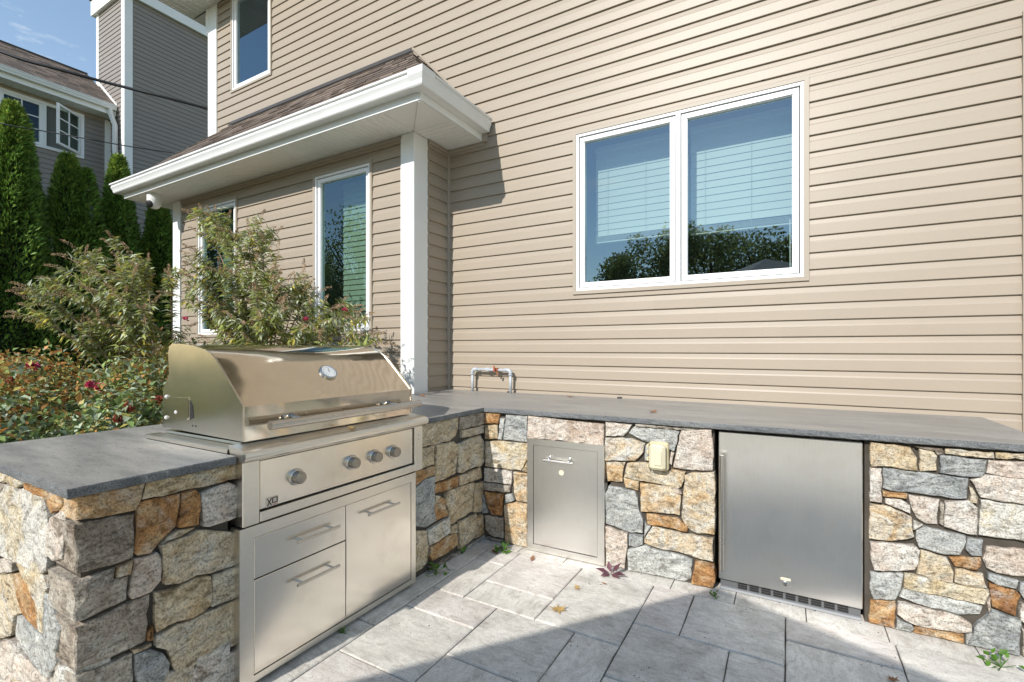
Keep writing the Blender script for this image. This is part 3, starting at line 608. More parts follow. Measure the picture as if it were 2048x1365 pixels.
# roof planes: eave (FY-.05, z 3.47) rising to the wall at z 4.46
EZ, TZ, EY, EX0, EX1 = 3.475, 4.44, FY - 0.055, GX0 - .055, GX1 + .055; RUN = DM - EY; XA, XB = EX0 + RUN * 0.95, EX1 - RUN * 0.98
roof = P('roof', 'flash', house, lambda m: m.add([(EX0, EY, EZ), (EX1, EY, EZ), (XB, DM - .004, TZ), (XA, DM - .004, TZ), (EX1, DM - .02, EZ), (EX0, DM - .02, EZ)], [(0, 1, 2, 3), (1, 4, 2), (5, 0, 3)]))
def shingles(m, A, B, C, D, rows, tab=0.16, th=0.007):
    # A-B eave edge, D-C upper edge; overlapping tabs
    A, B, C, D = map(Vector, (A, B, C, D)); nrm = (B - A).cross(D - A).normalized()
    if nrm.z < 0: nrm = -nrm
    for r in range(rows):
        t0, t1 = r / rows, (r + 1.25) / rows; t1 = min(t1, 1.0); L0, R0, L1, R1 = A.lerp(D, t0), B.lerp(C, t0), A.lerp(D, t1), B.lerp(C, t1); w_ = (R0 - L0).length; x = -random.random() * tab
        while x < w_:
            wd = tab * random.uniform(.55, 1.35); a, b = max(0, x) / w_, min(w_, x + wd - .003) / w_; x += wd
            if b - a < .002: continue
            h_ = th * random.choice((1, 1, 1.9)); dn = (L0 - L1).normalized() * random.choice((0, 0, .012))
            p = [L0.lerp(R0, a) + dn + nrm * (.002 + h_), L0.lerp(R0, b) + dn + nrm * (.002 + h_), L1.lerp(R1, b) + nrm * .003, L1.lerp(R1, a) + nrm * .003, L0.lerp(R0, a) + dn, L0.lerp(R0, b) + dn]
            m.add(p, [(0, 1, 2, 3), (4, 5, 1, 0), (4, 0, 3), (5, 2, 1)])
sh = P('shingles', 'shingle', roof, lambda m: (shingles(m, (EX0, EY, EZ), (EX1, EY, EZ), (XB, DM - .02, TZ - .01), (XA, DM - .02, TZ - .01), 10), shingles(m, (EX1, EY, EZ), (EX1, DM - .02, EZ), (XB, DM - .02, TZ), (XB, DM - .025, TZ - .01), 10), shingles(m, (EX0, DM - .02, EZ), (EX0, EY, EZ), (XA, DM - .025, TZ - .01), (XA, DM - .02, TZ), 10))); sh['kind'] = 'stuff'
P('flashing', 'flash', roof, lambda m: m.prism([(XA - .02, DM - .045, TZ - .02), (XB + .03, DM - .045, TZ - .02), (XB + .0, DM - .019, TZ + .035), (XA + .02, DM - .019, TZ + .035)], [(XA - .02, DM - .05, TZ - .01), (XB + .03, DM - .05, TZ - .01), (XB + .0, DM - .03, TZ + .04), (XA + .02, DM - .03, TZ + .04)]))
# j-channel along the sloped end of the roof
P('roof_end_channel', 'siding_trim', roof, lambda m: m.tube([(XB + .02, DM - .022, TZ + .03), (EX1 - .02, DM - .022, EZ + .02)], .013, 6))
# ---- main eave above
P('soffit', 'soffit', house, lambda m: soffit_strip(m, XL - .45, XR + .3, DM - .55, DM - .02, False, 6.263, 0.1))
P('soffit', 'soffit', house, lambda m: soffit_strip(m, DM, 10.2, XL - .45, XL + .02, True, 6.263, 0.1))
P('fascia', 'white', house, lambda m: m.sweep([(XL - .45, 10.2), (XL - .45, DM - .55), (XR + .3, DM - .55)], [(-.02, 6.255), (0.004, 6.255), (0.004, 6.45), (-.02, 6.45)]))
gm = P('gutter', 'gutter', house, lambda m: m.sweep([(XL - .45, 10.2), (XL - .45, DM - .55), (XR + .3, DM - .55)], [(o, z + 2.98) for o, z in gp])); smooth_angle(gm, 28)
P('roof', 'shingle', house, lambda m: m.add([(XL - .5, DM - .6, 6.46), (XR + .3, DM - .6, 6.46), (XR - 2, 7.0, 8.6), (XL + 2.6, 7.0, 8.6), (XL - .5, 10.2, 6.46), (XR + .3, 10.2, 6.46)], [(0, 1, 2, 3), (4, 0, 3), (5, 4, 3, 2), (1, 5, 2)]))
P('corner_bracket', 'white', house, lambda m: m.tube([(XL - .03, DM - .01, 6.25), (XL - .05, DM - .01, 6.13), (XL - .04, DM - .01, 6.0), (XL - .01, DM - .01, 5.9)], .035, 8))

# ================================================================ neighbouring house
TX, TY0, TY1, TXL = -14.2, 5.50, 7.62, -15.75; NX = -15.0; NS = S
nb = thing('neighbour_house', 'neighbouring tan house with brown shingle roof and a tall square siding clad tower', 'house', (-17.5, 4.5, 0))
wh = (3.46, 4.96, 5.97, 7.05)                          # window opening on the X = NX wall, u is Y
siding(nb, (NX, 0), (0, 1), (1, 0), 0.5, 5.42, 4.2, 7.12, [inset(wh, 0.02), (5.36, 5.6, 0, 9)], 'nsiding', False, NS)
P('wall', 'nsiding', nb, lambda m: m.box(NX - .2, NX - .004, .4, TY0, -.05, 4.25))
wall_holes(nb, 'wall', (NX, 0), (0, 1), (1, 0), .4, TY0, 4.25, 7.2, [inset(wh, .03)], -.004, 'nsiding')
P('inside_corner_post', 'white', nb, lambda m: m.box(NX, NX + .05, 5.37, TY0 - .002, -.05, 7.1))
siding(nb, (0, TY0), (1, 0), (0, -1), TXL + .1, TX - .16, 3.6, 10.05, [], 'nsiding', False, NS)
siding(nb, (TX, 0), (0, 1), (1, 0), TY0 + .16, TY1 - .12, 3.0, 10.05, [], 'nsiding', False, NS)
P('tower', 'nsiding', nb, lambda m: m.box(TXL, TX - .004, TY0 + .004, TY1, -.05, 10.1))
P('corner_post', 'white', nb, lambda m: m.box(TX - .15, TX + .024, TY0 - .024, TY0 + .15, -.05, 10.06))
P('corner_post', 'white', nb, lambda m: m.box(TX - .15, TX + .024, TY1 - .11, TY1 + .02, -.05, 10.06))
P('corner_post', 'white', nb, lambda m: m.box(TXL - .024, TXL + .11, TY0 - .024, TY0 + .1, -.05, 10.06))
P('tower_frieze', 'white', nb, lambda m: m.box(TXL - .14, TX + .10, TY0 - .10, TY1 + .1, 10.06, 10.45))
P('tower_roof', 'flash', nb, lambda m: m.box(TXL - .16, TX + .13, TY0 - .13, TY1 + .13, 10.45, 10.5))
GXN = NX + .50; ez = 7.37
ng = P('gutter', 'gutter', nb, lambda m: m.sweep([(GXN - .11, 0.2), (GXN - .11, TY0 - .05)], [(o, z - 3.484 + ez) for o, z in gp]))
nso = P('soffit', 'soffit', nb, lambda m: m.box(NX, GXN - .10, .2, TY0 - .03, 7.135, 7.14))
y = 0.3
while y < TY0 - .15:
    P('soffit_panel', 'soffit', nso, lambda m: m.add([(NX + .01, y, 7.132), (GXN - .11, y, 7.132), (GXN - .11, y + .092, 7.132), (NX + .01, y + .092, 7.132), (NX + .01, y + .112, 7.126), (GXN - .11, y + .112, 7.126)], [(0, 1, 2, 3), (3, 2, 5, 4)])); y += .125
P('frieze_board', 'siding_trim', nb, lambda m: m.box(NX - .002, NX + .03, .4, 5.36, 7.05, 7.13))
P('fascia', 'white', nb, lambda m: m.box(GXN - .125, GXN - .108, .2, TY0 - .03, 7.14, 7.36))
nr = P('roof', 'flash', nb, lambda m: m.add([(GXN - .05, .15, 7.36), (GXN - .05, TY0 - .02, 7.36), (-16.35, TY0 - .02, 8.69), (-16.1, .15, 8.50), (-20, TY0 - .02, 6.2), (-20, .15, 6.2)], [(0, 1, 2, 3), (3, 2, 4, 5)]))
sh = P('shingles', 'shingle', nr, lambda m: shingles(m, (GXN - .05, TY0 - .02, 7.365), (GXN - .05, .15, 7.365), (-16.1, .15, 8.50), (-16.35, TY0 - .02, 8.69), 17, .22)); sh['kind'] = 'stuff'
P('ridge_cap', 'flash', nr, lambda m: m.tube([(-16.35, TY0 - .02, 8.70), (-16.1, .15, 8.51)], .035, 6))
P('step_flashing', 'white', nr, lambda m: m.prism([(GXN - .08, TY0 - .03, 7.38), (-15.70, TY0 - .03, 8.28), (-15.70, TY0 - .03, 8.36), (GXN - .08, TY0 - .03, 7.44)], [(GXN - .08, TY0 - .015, 7.38), (-15.70, TY0 - .015, 8.28), (-15.70, TY0 - .015, 8.36), (GXN - .08, TY0 - .015, 7.44)]))
P('downspout', 'gutter', nb, lambda m: m.tube([(GXN - .06, 5.33, 7.27), (GXN - .06, 5.34, 7.15), (GXN + .02, 5.40, 6.85), (GXN + .02, 5.41, 0.1)], .055, 4))
OUy, ONx = (0, 1), (1, 0)
mw = MB(); rectframe(mw, OUy, (NX, 0), ONx, wh, .07, -.06, .035); fbox(mw, (NX, 0), OUy, ONx, 4.19, 4.27, wh[2] + .07, wh[3] - .07, -.06, .033); nw = mw.build('window', 'white_frame', nb)
def muntins(m, O, U, Nv, a, b, c, d, n0, n1):
    fbox(m, O, U, Nv, (a + b) / 2 - .012, (a + b) / 2 + .012, c, d, n0, n1)
    for f in (1 / 3, 2 / 3): z = c + (d - c) * f; fbox(m, O, U, Nv, a, b, z - .012, z + .012, n0 + .001, n1 - .001)
ms = MB(); rectframe(ms, OUy, (NX, 0), ONx, (3.53, 4.19, 6.04, 6.98), .04, -.04, .018); muntins(ms, (NX, 0), OUy, ONx, 3.57, 4.15, 6.08, 6.94, -.006, .012); ms.build('sash', 'white_frame', nw)
P('pane', 'glass_n', nw, lambda m: m.add([(NX - .012, 3.57, 6.08), (NX - .012, 4.15, 6.08), (NX - .012, 4.15, 6.94), (NX - .012, 3.57, 6.94)], [(0, 1, 2, 3)]))
ang = R(36.5); hO = (NX + .03, 4.885); hU = (math.sin(ang), -math.cos(ang)); hN = (math.cos(ang), math.sin(ang))
ms = MB(); rectframe(ms, hU, hO, hN, (0, .68, 6.04, 6.98), .05, -.02, .02); muntins(ms, hO, hU, hN, .05, .63, 6.09, 6.93, -.012, .012); ms.build('open_sash', 'white_frame', nw)['label'] = 'casement sash swung open'
def pl(u, z): return (hO[0] + hU[0] * u, hO[1] + hU[1] * u, z)
P('pane', 'glass_n', nw, lambda m: m.add([pl(.05, 6.09), pl(.63, 6.09), pl(.63, 6.93), pl(.05, 6.93)], [(0, 1, 2, 3)]))
P('insect_screen', 'room', nw, lambda m: m.box(NX - .05, NX - .045, 4.27, 4.90, 6.03, 6.99))
mr = MB(); mr.prism([(NX - .06, 3.2, 5.7), (NX - .06, 5.2, 5.7), (NX - .06, 5.2, 7.2), (NX - .06, 3.2, 7.2)], [(NX - 1.2, 3.2, 5.7), (NX - 1.2, 5.2, 5.7), (NX - 1.2, 5.2, 7.2), (NX - 1.2, 3.2, 7.2)], False); mr.add([(NX - 1.2, 3.2, 5.7), (NX - 1.2, 5.2, 5.7), (NX - 1.2, 5.2, 7.2), (NX - 1.2, 3.2, 7.2)], [(0, 1, 2, 3)]); mr.build('interior', 'room', nw)

# ---- overhead cables
def cable(name, label, pts, r, mat='cable'):
    o = P(name, mat, None, lambda m: m.tube(pts, r, 6), True); tag(o, label, 'cable'); return o
def catmull(p, k=6):
    p = [Vector(q) for q in p]; out = []
    for i in range(len(p) - 1):
        a, b, c, d = p[max(i - 1, 0)], p[i], p[i + 1], p[min(i + 2, len(p) - 1)]
        for j in range(k):
            t = j / k; out.append(.5 * ((2 * b) + (c - a) * t + (2 * a - 5 * b + 4 * c - d) * t * t + (-a + 3 * b - 3 * c + d) * t ** 3))
    return out + [p[-1]]
def at(x, y, zc): return EYE + ray(x, y) * zc
cable('service_cable', 'thick black service cable slung from the house corner across the tower', catmull([(-7.31, 3.86, 4.81), at(330, 195, 6.72), at(266, 179, 6.6), at(200, 162, 6.45), at(112, 137.8, 6.2), at(0, 103.5, 6.0), at(-300, -20, 5.6), (-9.6, -1.0, 6.6)]), .019)
cable('telephone_wire', 'thin dark wire crossing in front of the neighbouring window', catmull([(-7.31, 3.95, 4.1), at(358, 308, 7.3), at(269, 295, 7.05), at(200, 283, 6.9), at(84, 262, 6.7), at(0, 247, 6.5), at(-250, 190, 6.2), (-10.4, -1.0, 5.4)]), .0075)
# ---- security camera under the bay soffit
sc_ = thing('security_camera', 'white turret security camera fixed under the bay soffit', 'camera', (-7.07, 3.05, 3.17))
sm = P('housing', 'camwhite', sc_, lambda m: m.lathe((-7.07, 3.05, 3.303), (0, 0, -1), [(.075, 0), (.079, .01), (.078, .09), (.074, .13), (.060, .165), (.03, .185)], 20), True)
P('mount_plate', 'camwhite', sc_, lambda m: m.lathe((-7.07, 3.05, 3.304), (0, 0, -1), [(.088, .0015), (.088, .012)], 20))
P('lens', 'black', sc_, lambda m: m.lathe((-7.058, 3.012, 3.175), (.2, -.75, -.45), [(.046, 0), (.045, .034), (.036, .042), (.02, .047)], 18), True)
# ================================================================ stone outdoor kitchen
HC, SLAB = 0.912, 0.030; XF = -1.84; YE = 0.592
isl = thing('kitchen_island', 'L shaped outdoor kitchen island of mixed fieldstone with a grey granite countertop', 'island', (-1.5, 2.8, 0))
def core(m):
    m.box(-2.93, XF - .014, YE + .014, 1.045, 0, HC - SLAB - .002); m.box(-2.93, XF - .014, 2.08, 3.80, 0, HC - SLAB - .003); m.box(-2.93, -2.56, 1.02, 2.10, 0, HC - SLAB - .004)
    for a, b in ((-1.86, -1.49), (-0.935, -0.375), (0.352, 0.96)):
        m.add([(a, mainY(a) + .014, 0), (b, mainY(b) + .014, 0), (b, 3.81, 0), (a, 3.81, 0), (a, mainY(a) + .014, HC - SLAB - .002), (b, mainY(b) + .014, HC - SLAB - .002), (b, 3.81, HC - SLAB - .002), (a, 3.81, HC - SLAB - .002)],
              [(0, 3, 2, 1), (4, 5, 6, 7), (0, 1, 5, 4), (1, 2, 6, 5), (2, 3, 7, 6), (3, 0, 4, 7)])
    m.box(-1.49, -0.935, 3.3, 3.805, 0, HC - SLAB - .004); m.box(-0.375, .352, 3.5, 3.806, 0, HC - SLAB - .004); m.box(-1.49, -.935, mainY(-1.2) + .02, 3.3, .74, HC - SLAB - .005)
P('core', 'cement', isl, core)
# countertop slab with a rough split edge
def countertop():
    out = [(-2.925, .565), (-1.806, .560), (-1.812, 1.052), (-2.515, 1.052), (-2.515, 2.118), (-1.815, 2.118), (-1.816, 2.765), (1.0, 2.843), (1.0, 3.846), (-2.925, 3.846)]
    rough = [1, 1, 0, 0, 0, 1, 1, 1, 0, 0]; pts = []
    for i, p in enumerate(out):
        q = out[(i + 1) % len(out)]; L = math.hypot(q[0] - p[0], q[1] - p[1]); k = max(1, int(L / .022)) if rough[i] else 1; d = ((q[0] - p[0]) / L, (q[1] - p[1]) / L)
        for j in range(k): t = j / k; pts.append((p[0] + (q[0] - p[0]) * t, p[1] + (q[1] - p[1]) * t, d[1], -d[0], rough[i] if j else 0))
    n = len(pts); rings = []
    for zi, (z, off, jj) in enumerate(((HC, -.002, .0012), (HC - .004, .0005, .0015), (HC - .015, .0015, .003), (HC - .026, .0008, .003), (HC - SLAB, -.002, .002))):
        rings.append([(x + nx_ * (off + random.uniform(-jj, jj)) * r, y_ + ny_ * (off + random.uniform(-jj, jj)) * r, z + (random.uniform(-.0008, .0008) if 0 < zi < 4 else 0)) for x, y_, nx_, ny_, r in pts])
    m = MB(); vs = [q for r in rings for q in r]; m.v = vs
    for a in range(4):
        for i in range(n): m.f.append((a * n + i, a * n + (i + 1) % n, (a + 1) * n + (i + 1) % n, (a + 1) * n + i)); m.mi.append(1)
    m.f.append(tuple(range(n))); m.mi.append(0); m.f.append(tuple(range(4 * n, 5 * n))[::-1]); m.mi.append(1)
    return m.build('countertop', ['granite', 'granite_edge'], isl)
countertop()
# ---- fieldstones: outlines read off the photograph, laid on the face they belong to
def clipz(p): return Vector((p.x, p.y, min(max(p.z, 0.004), HC - SLAB - .003)))
def stone(poly, nrm, mat, depth=0.085, proud=None, gap=.0016):
    poly = [clipz(p) for p in poly]; nrm = Vector(nrm).normalized(); c = sum(poly, Vector()) / len(poly)
    ax = Vector((0, 0, 1)).cross(nrm).normalized()
    a2 = 0
    for i, p in enumerate(poly):
        q = poly[(i + 1) % len(poly)]; a2 += (p - c).dot(ax) * (q - c).z - (q - c).dot(ax) * (p - c).z
    if abs(a2) < 1e-4: return None
    if a2 < 0: poly = poly[::-1]
    # finer, slightly wandering outline
    pts = []
    for i, p in enumerate(poly):
        q = poly[(i + 1) % len(poly)]; k = max(1, min(8, int((q - p).length / .026)))
        for j in range(k):
            r = p.lerp(q, j / k); dv = (c - r); L = dv.length
            r = r + dv / max(L, .01) * min(gap * random.uniform(.5, 1.7), L * .3)
            if j: r += Vector((0, 0, random.uniform(-.0035, .0035))) + ax * random.uniform(-.0035, .0035)
            pts.append(clipz(r))
    n = len(pts); pr = proud if proud is not None else random.uniform(.004, .014); tl = (random.uniform(-.05, .05), random.uniform(-.05, .05))
    def lift(r, base, j): return r + nrm * (base + (r - c).dot(ax) * tl[0] + (r.z - c.z) * tl[1] + random.uniform(-j, j))
    size = (sum((p - c).length for p in pts) / n); b = min(.0042, size * .08)
    R0 = [p - nrm * depth for p in pts]; R1 = [lift(p, pr - .0045, .0012) for p in pts]
    R2 = [lift(p + (c - p).normalized() * b * random.uniform(.6, 1.5), pr - .001, .0015) for p in pts]
    R3 = [lift(p.lerp(c, .42) + Vector((0, 0, random.uniform(-1, 1) * size * .06)), pr + .0005, .005) for p in pts[::2]]; n3 = len(R3)
    m = MB(); m.v = [tuple(q) for q in R0 + R1 + R2 + R3] + [tuple(lift(c, pr + .001, .003))]; F = m.f
    for a in (0, 1):
        for i in range(n): F.append((a * n + i, a * n + (i + 1) % n, (a + 1) * n + (i + 1) % n, (a + 1) * n + i))
    for k in range(n3):
        i0 = 2 * k; i1 = (i0 + 1) % n; i2 = (2 * ((k + 1) % n3)) if k + 1 < n3 else 0; k2 = (k + 1) % n3
        F.append((2 * n + i0, 2 * n + i1, 3 * n + k))
        if i1 != i2: F.append((2 * n + i1, 2 * n + i2, 3 * n + k2))
        F.append((2 * n + i1, 3 * n + k2, 3 * n + k)); F.append((3 * n + k, 3 * n + k2, 3 * n + n3))
    m.mi = [0] * len(F)
    o = m.build('stone', STONE[mat], isl); smooth_angle(o, 7); return o
NXF, NYE, NMN = (1, 0, 0), (0, -1, 0), (MS, -1, 0)
def S_(face, org, sc, mat, *uv, depth=.085, proud=None):
    pl = []
    for u, v in uv:
        x, y = org[0] + u / sc, org[1] + v / sc
        pl.append(onx(x, y, XF) if face == 'X' else ony(x, y, YE) if face == 'E' else onmain(x, y))
    stone(pl, NXF if face == 'X' else NYE if face == 'E' else NMN, mat, depth, proud)
L5, LC, LD, MA_, MBo, RA, RB = ((0, 840), 2.6), ((240, 920), 5.936), ((240, 1130), 5.808), ((820, 810), 4.264), ((1190, 830), 3.592), ((1720, 870), 5.46), ((1720, 1080), 4.79)
# end face of the grill leg
for mat, uv in (
 ('c', [(-60, 240), (110, 300), (148, 330), (110, 352), (40, 332), (-60, 310)]), ('r', [(152, 322), (335, 400), (335, 438), (235, 400), (155, 352)]),
 ('c', [(5, 400), (40, 335), (150, 357), (233, 402), (255, 500), (265, 560), (265, 690), (255, 780), (235, 798), (120, 743), (60, 712), (-10, 690), (-50, 550)]),
 ('r', [(237, 397), (338, 440), (325, 465), (262, 492), (242, 440)]), ('p', [(264, 560), (276, 500), (330, 467), (352, 500), (345, 720), (300, 728), (267, 690)]),
 ('p', [(0, 722), (30, 712), (73, 742), (70, 790), (20, 800), (-10, 770)]),
 ('c', [(77, 747), (120, 748), (235, 802), (262, 870), (240, 960), (242, 1110), (210, 1100), (205, 1000), (165, 868), (112, 788)]),
 ('r', [(80, 797), (110, 792), (162, 872), (202, 1000), (203, 1100), (180, 1088), (125, 1018), (95, 920)]),
 ('t', [(-40, 802), (75, 800), (92, 920), (120, 1005), (80, 1012), (70, 1120), (20, 1130), (-60, 1060)]),
 ('g', [(83, 1018), (125, 1024), (180, 1095), (240, 1125), (300, 1210), (310, 1260), (268, 1340), (230, 1328), (130, 1213), (76, 1128)]),
 ('p', [(20, 1140), (66, 1140), (128, 1222), (230, 1335), (265, 1400), (262, 1560), (20, 1560)]), ('t', [(-80, 1080), (10, 1130), (15, 1300), (18, 1560), (-80, 1560)]),
 ('g', [(244, 890), (268, 905), (300, 1010), (330, 1090), (312, 1205), (250, 1120)]), ('c', [(312, 1265), (395, 1300), (395, 1560), (270, 1560), (272, 1345)]),
 ('b', [(-80, 312), (35, 336), (2, 400), (-50, 545), (-80, 560)]), ('g', [(-80, 565), (-52, 555), (-12, 695), (-8, 768), (-45, 800), (-80, 1000)])):
    S_('E', *L5, mat, *uv)
# front of the grill leg, left of the grill
for mat, dep, uv in (
 ('r', .12, [(385, 378), (560, 335), (755, 305), (735, 410), (705, 470), (560, 500), (385, 528)]), ('b', .15, [(375, 545), (530, 515), (703, 484), (690, 715), (560, 760), (385, 800)]),
 ('b', .19, [(372, 850), (500, 800), (603, 765), (595, 827), (674, 806), (660, 935), (430, 1045), (380, 1055)]), ('b', .20, [(380, 1082), (500, 1030), (640, 960), (780, 905), (755, 1150), (680, 1190), (385, 1312)]),
 ('b', .15, [(385, 1335), (500, 1292), (690, 1207), (690, 1400), (690, 1560), (390, 1620)]), ('t', .085, [(605, 762), (685, 727), (676, 800), (600, 822)])):
    S_('X', *L5, mat, *uv, depth=dep)
for mat, uv in (
 ('t', [(247, 470), (300, 240), (1200, 40), (1300, 8), (1397, 55), (1397, 222), (900, 340), (600, 407)]), ('r', [(193, 530), (250, 492), (708, 395), (715, 480), (690, 650), (667, 790), (480, 962), (430, 1022), (350, 1117), (200, 1142), (150, 1110), (160, 950), (188, 740)]),
 ('r', [(720, 388), (880, 345), (932, 390), (943, 560), (920, 770), (690, 812), (678, 760), (710, 560)]), ('p', [(948, 400), (1100, 320), (1280, 263), (1392, 310), (1392, 480), (1367, 682), (1050, 797), (968, 790), (958, 560), (945, 480)]),
 ('t', [(470, 1008), (560, 910), (690, 828), (890, 800), (700, 922)]), ('t', [(465, 1012), (700, 930), (900, 832), (1010, 825), (1395, 870), (1407, 1225), (1206, 1308), (1063, 1354), (899, 1374), (695, 1466), (515, 1487), (495, 1300)]),
 ('p', [(150, 1170), (340, 1125), (440, 1083), (485, 1150), (493, 1340), (490, 1431), (368, 1574), (133, 1656), (105, 1620), (117, 1441)])):
    S_('X', *LC, mat, *uv)
for mat, uv in (
 ('t', [(400, 320), (560, 290), (700, 222), (880, 142), (1042, 118), (1057, 270), (1042, 450), (980, 520), (830, 622), (650, 662), (410, 792), (392, 600)]), ('t', [(1068, 112), (1362, 10), (1372, 340), (1290, 402), (1058, 492), (1047, 440), (1063, 280)]),
 ('t', [(398, 820), (650, 678), (850, 622), (1000, 540), (1150, 488), (1332, 408), (1367, 600), (1367, 930), (1000, 1082), (850, 1182), (640, 1242), (600, 1180), (570, 1080), (520, 980), (400, 952)]), ('g', [(158, 1042), (350, 968), (500, 1020), (577, 1130), (560, 1240), (480, 1365), (200, 1400), (158, 1250)]),
 ('t', [(490, 1362), (560, 1280), (740, 1238), (790, 1290), (762, 1400), (762, 1700), (480, 1700)]), ('p', [(800, 1230), (1000, 1098), (1367, 990), (1372, 1700), (788, 1700), (800, 1330)]), ('r', [(300, 800), (372, 700), (377, 870), (310, 892)]), ('t', [(130, 990), (362, 898), (362, 942), (150, 1042)]), ('t', [(170, 1420), (475, 1380), (470, 1700), (165, 1720)])):
    S_('X', *LD, mat, *uv)
# grill leg, between grill and inner corner
for mat, uv in (
 ('t', [(60, 155), (250, 120), (415, 92), (407, 200), (387, 265), (340, 307), (250, 332), (60, 368)]), ('b', [(420, 93), (628, 48), (628, 160), (530, 187), (415, 217)]), ('t', [(435, 217), (628, 170), (622, 237), (560, 257), (435, 282)]),
 ('t', [(410, 330), (500, 290), (600, 255), (638, 330), (633, 480), (600, 522), (540, 532), (430, 582), (405, 577)]), ('t', [(217, 340), (360, 307), (405, 340), (395, 450), (382, 590), (300, 632), (205, 667)]), ('t', [(60, 378), (213, 342), (205, 510), (60, 552)]),
 ('r', [(40, 566), (205, 520), (205, 597), (120, 628), (40, 690)]), ('t', [(415, 602), (590, 530), (607, 620), (540, 647), (415, 690)]), ('r', [(205, 680), (320, 640), (413, 605), (413, 690), (320, 732), (210, 757)]),
 ('g', [(40, 705), (120, 632), (202, 605), (205, 750), (200, 870), (217, 990), (130, 1047), (40, 1034)]), ('t', [(300, 742), (420, 692), (555, 660), (545, 780), (537, 910), (430, 972), (340, 1022), (325, 930), (300, 850)]), ('t', [(560, 670), (632, 645), (628, 780), (612, 917), (542, 917), (547, 780)]),
 ('r', [(207, 862), (262, 782), (300, 800), (300, 870), (325, 942), (220, 992)]), ('c', [(150, 1072), (330, 945), (337, 1080), (230, 1172), (160, 1202)]), ('t', [(415, 1000), (560, 925), (572, 960), (542, 1132), (420, 1237)]), ('r', [(577, 950), (612, 930), (648, 1090), (590, 1132), (547, 1140)]),
 ('r', [(165, 1212), (330, 1112), (400, 1090), (412, 1190), (300, 1272), (180, 1332), (163, 1290)]), ('t', [(40, 1072), (140, 1070), (157, 1200), (152, 1340), (100, 1402), (40, 1440)]), ('c', [(345, 1032), (397, 1015), (397, 1087), (335, 1107)]),
 ('b', [(258, 1342), (420, 1242), (432, 1290), (300, 1372), (180, 1432), (160, 1382)]), ('b', [(430, 1252), (640, 1102), (640, 1142), (500, 1232), (440, 1290)]), ('t', [(207, 770), (258, 775), (205, 855)])):
    S_('X', *MA_, mat, *uv)
# long leg, left of the access door
for mat, uv in (
 ('r', [(634, 58), (770, 70), (770, 108), (760, 162), (634, 157)]), ('g', [(820, 73), (1007, 85), (1003, 322), (900, 312), (792, 300), (802, 200)]), ('g', [(772, 110), (816, 115), (788, 300), (756, 296)]), ('t', [(634, 170), (750, 170), (755, 292), (638, 292)]),
 ('c', [(645, 310), (760, 305), (1007, 330), (1003, 470), (950, 562), (830, 552), (720, 537), (638, 522)]), ('c', [(1003, 482), (1007, 577), (957, 562)]), ('p', [(628, 540), (760, 550), (877, 565), (867, 682), (750, 667), (628, 652)]), ('b', [(628, 660), (862, 690), (857, 742), (800, 747), (628, 722)]),
 ('o', [(885, 570), (1007, 585), (1003, 837), (910, 822), (885, 750)]), ('r', [(640, 735), (802, 757), (795, 830), (787, 947), (700, 937), (665, 870)]), ('g', [(612, 740), (640, 800), (667, 922), (612, 927)]), ('b', [(632, 940), (797, 960), (802, 1137), (690, 1112), (645, 1062)]),
 ('o', [(805, 852), (900, 827), (1003, 847), (1003, 1262), (930, 1240), (810, 1172)]), ('b', [(612, 1122), (700, 1132), (802, 1160), (740, 1202), (618, 1172)]), ('g', [(815, 762), (870, 757), (897, 810), (860, 832), (810, 842)]), ('p', [(1009, 88), (1655, 165), (1655, 345), (1300, 305), (1009, 280)])):
    S_('M', *MA_, mat, *uv)
# long leg, between access door and fridge
for mat, uv in (
 ('p', [(76, 43), (270, 67), (240, 122), (200, 157), (76, 152)]), ('g', [(240, 130), (285, 82), (420, 92), (612, 120), (570, 262), (430, 212), (330, 182)]), ('o', [(74, 165), (260, 165), (362, 205), (350, 272), (290, 332), (74, 327)]),
 ('p', [(620, 108), (840, 105), (856, 300), (848, 402), (700, 402), (560, 377), (590, 220)]), ('o', [(76, 337), (220, 340), (202, 420), (197, 482), (90, 480)]), ('t', [(235, 345), (380, 340), (520, 390), (612, 440), (617, 522), (590, 535), (490, 502), (320, 472), (210, 442)]),
 ('o', [(205, 447), (320, 477), (312, 547), (220, 522)]), ('g', [(73, 562), (98, 505), (290, 547), (312, 600), (322, 690), (352, 760), (345, 852), (230, 842), (76, 782)]), ('o', [(325, 485), (540, 512), (620, 582), (612, 722), (490, 707), (330, 692)]), ('p', [(550, 517), (600, 522), (627, 570), (590, 572)]),
 ('o', [(645, 432), (700, 410), (858, 410), (866, 520), (860, 862), (740, 857), (660, 812), (622, 742), (632, 560)]), ('r', [(370, 707), (600, 742), (667, 802), (667, 837), (530, 812), (375, 782)]), ('p', [(78, 797), (237, 852), (237, 940), (215, 1132), (170, 1152), (78, 1092)]),
 ('g', [(243, 852), (347, 867), (347, 930), (300, 952), (243, 937)]), ('o', [(350, 892), (410, 802), (560, 832), (850, 892), (852, 1052), (720, 1022), (590, 982), (470, 967), (350, 922)]), ('g', [(238, 962), (370, 937), (450, 972), (600, 1002), (702, 1042), (692, 1182), (640, 1262), (560, 1252), (370, 1207), (238, 1167)]),
 ('r', [(720, 1042), (858, 1077), (866, 1200), (850, 1305), (760, 1295), (693, 1262), (702, 1132)]), ('g', [(366, 215), (392, 217), (392, 332), (358, 330)]), ('p', [(547, 262), (570, 272), (552, 362), (535, 352)]), ('o', [(547, 387), (652, 407), (642, 470), (620, 520)]), ('b', [(290, 62), (850, 93), (842, 105), (560, 106), (292, 78)]), ('g', [(355, 762), (375, 790), (405, 800), (352, 885)])):
    S_('M', *MBo, mat, *uv)
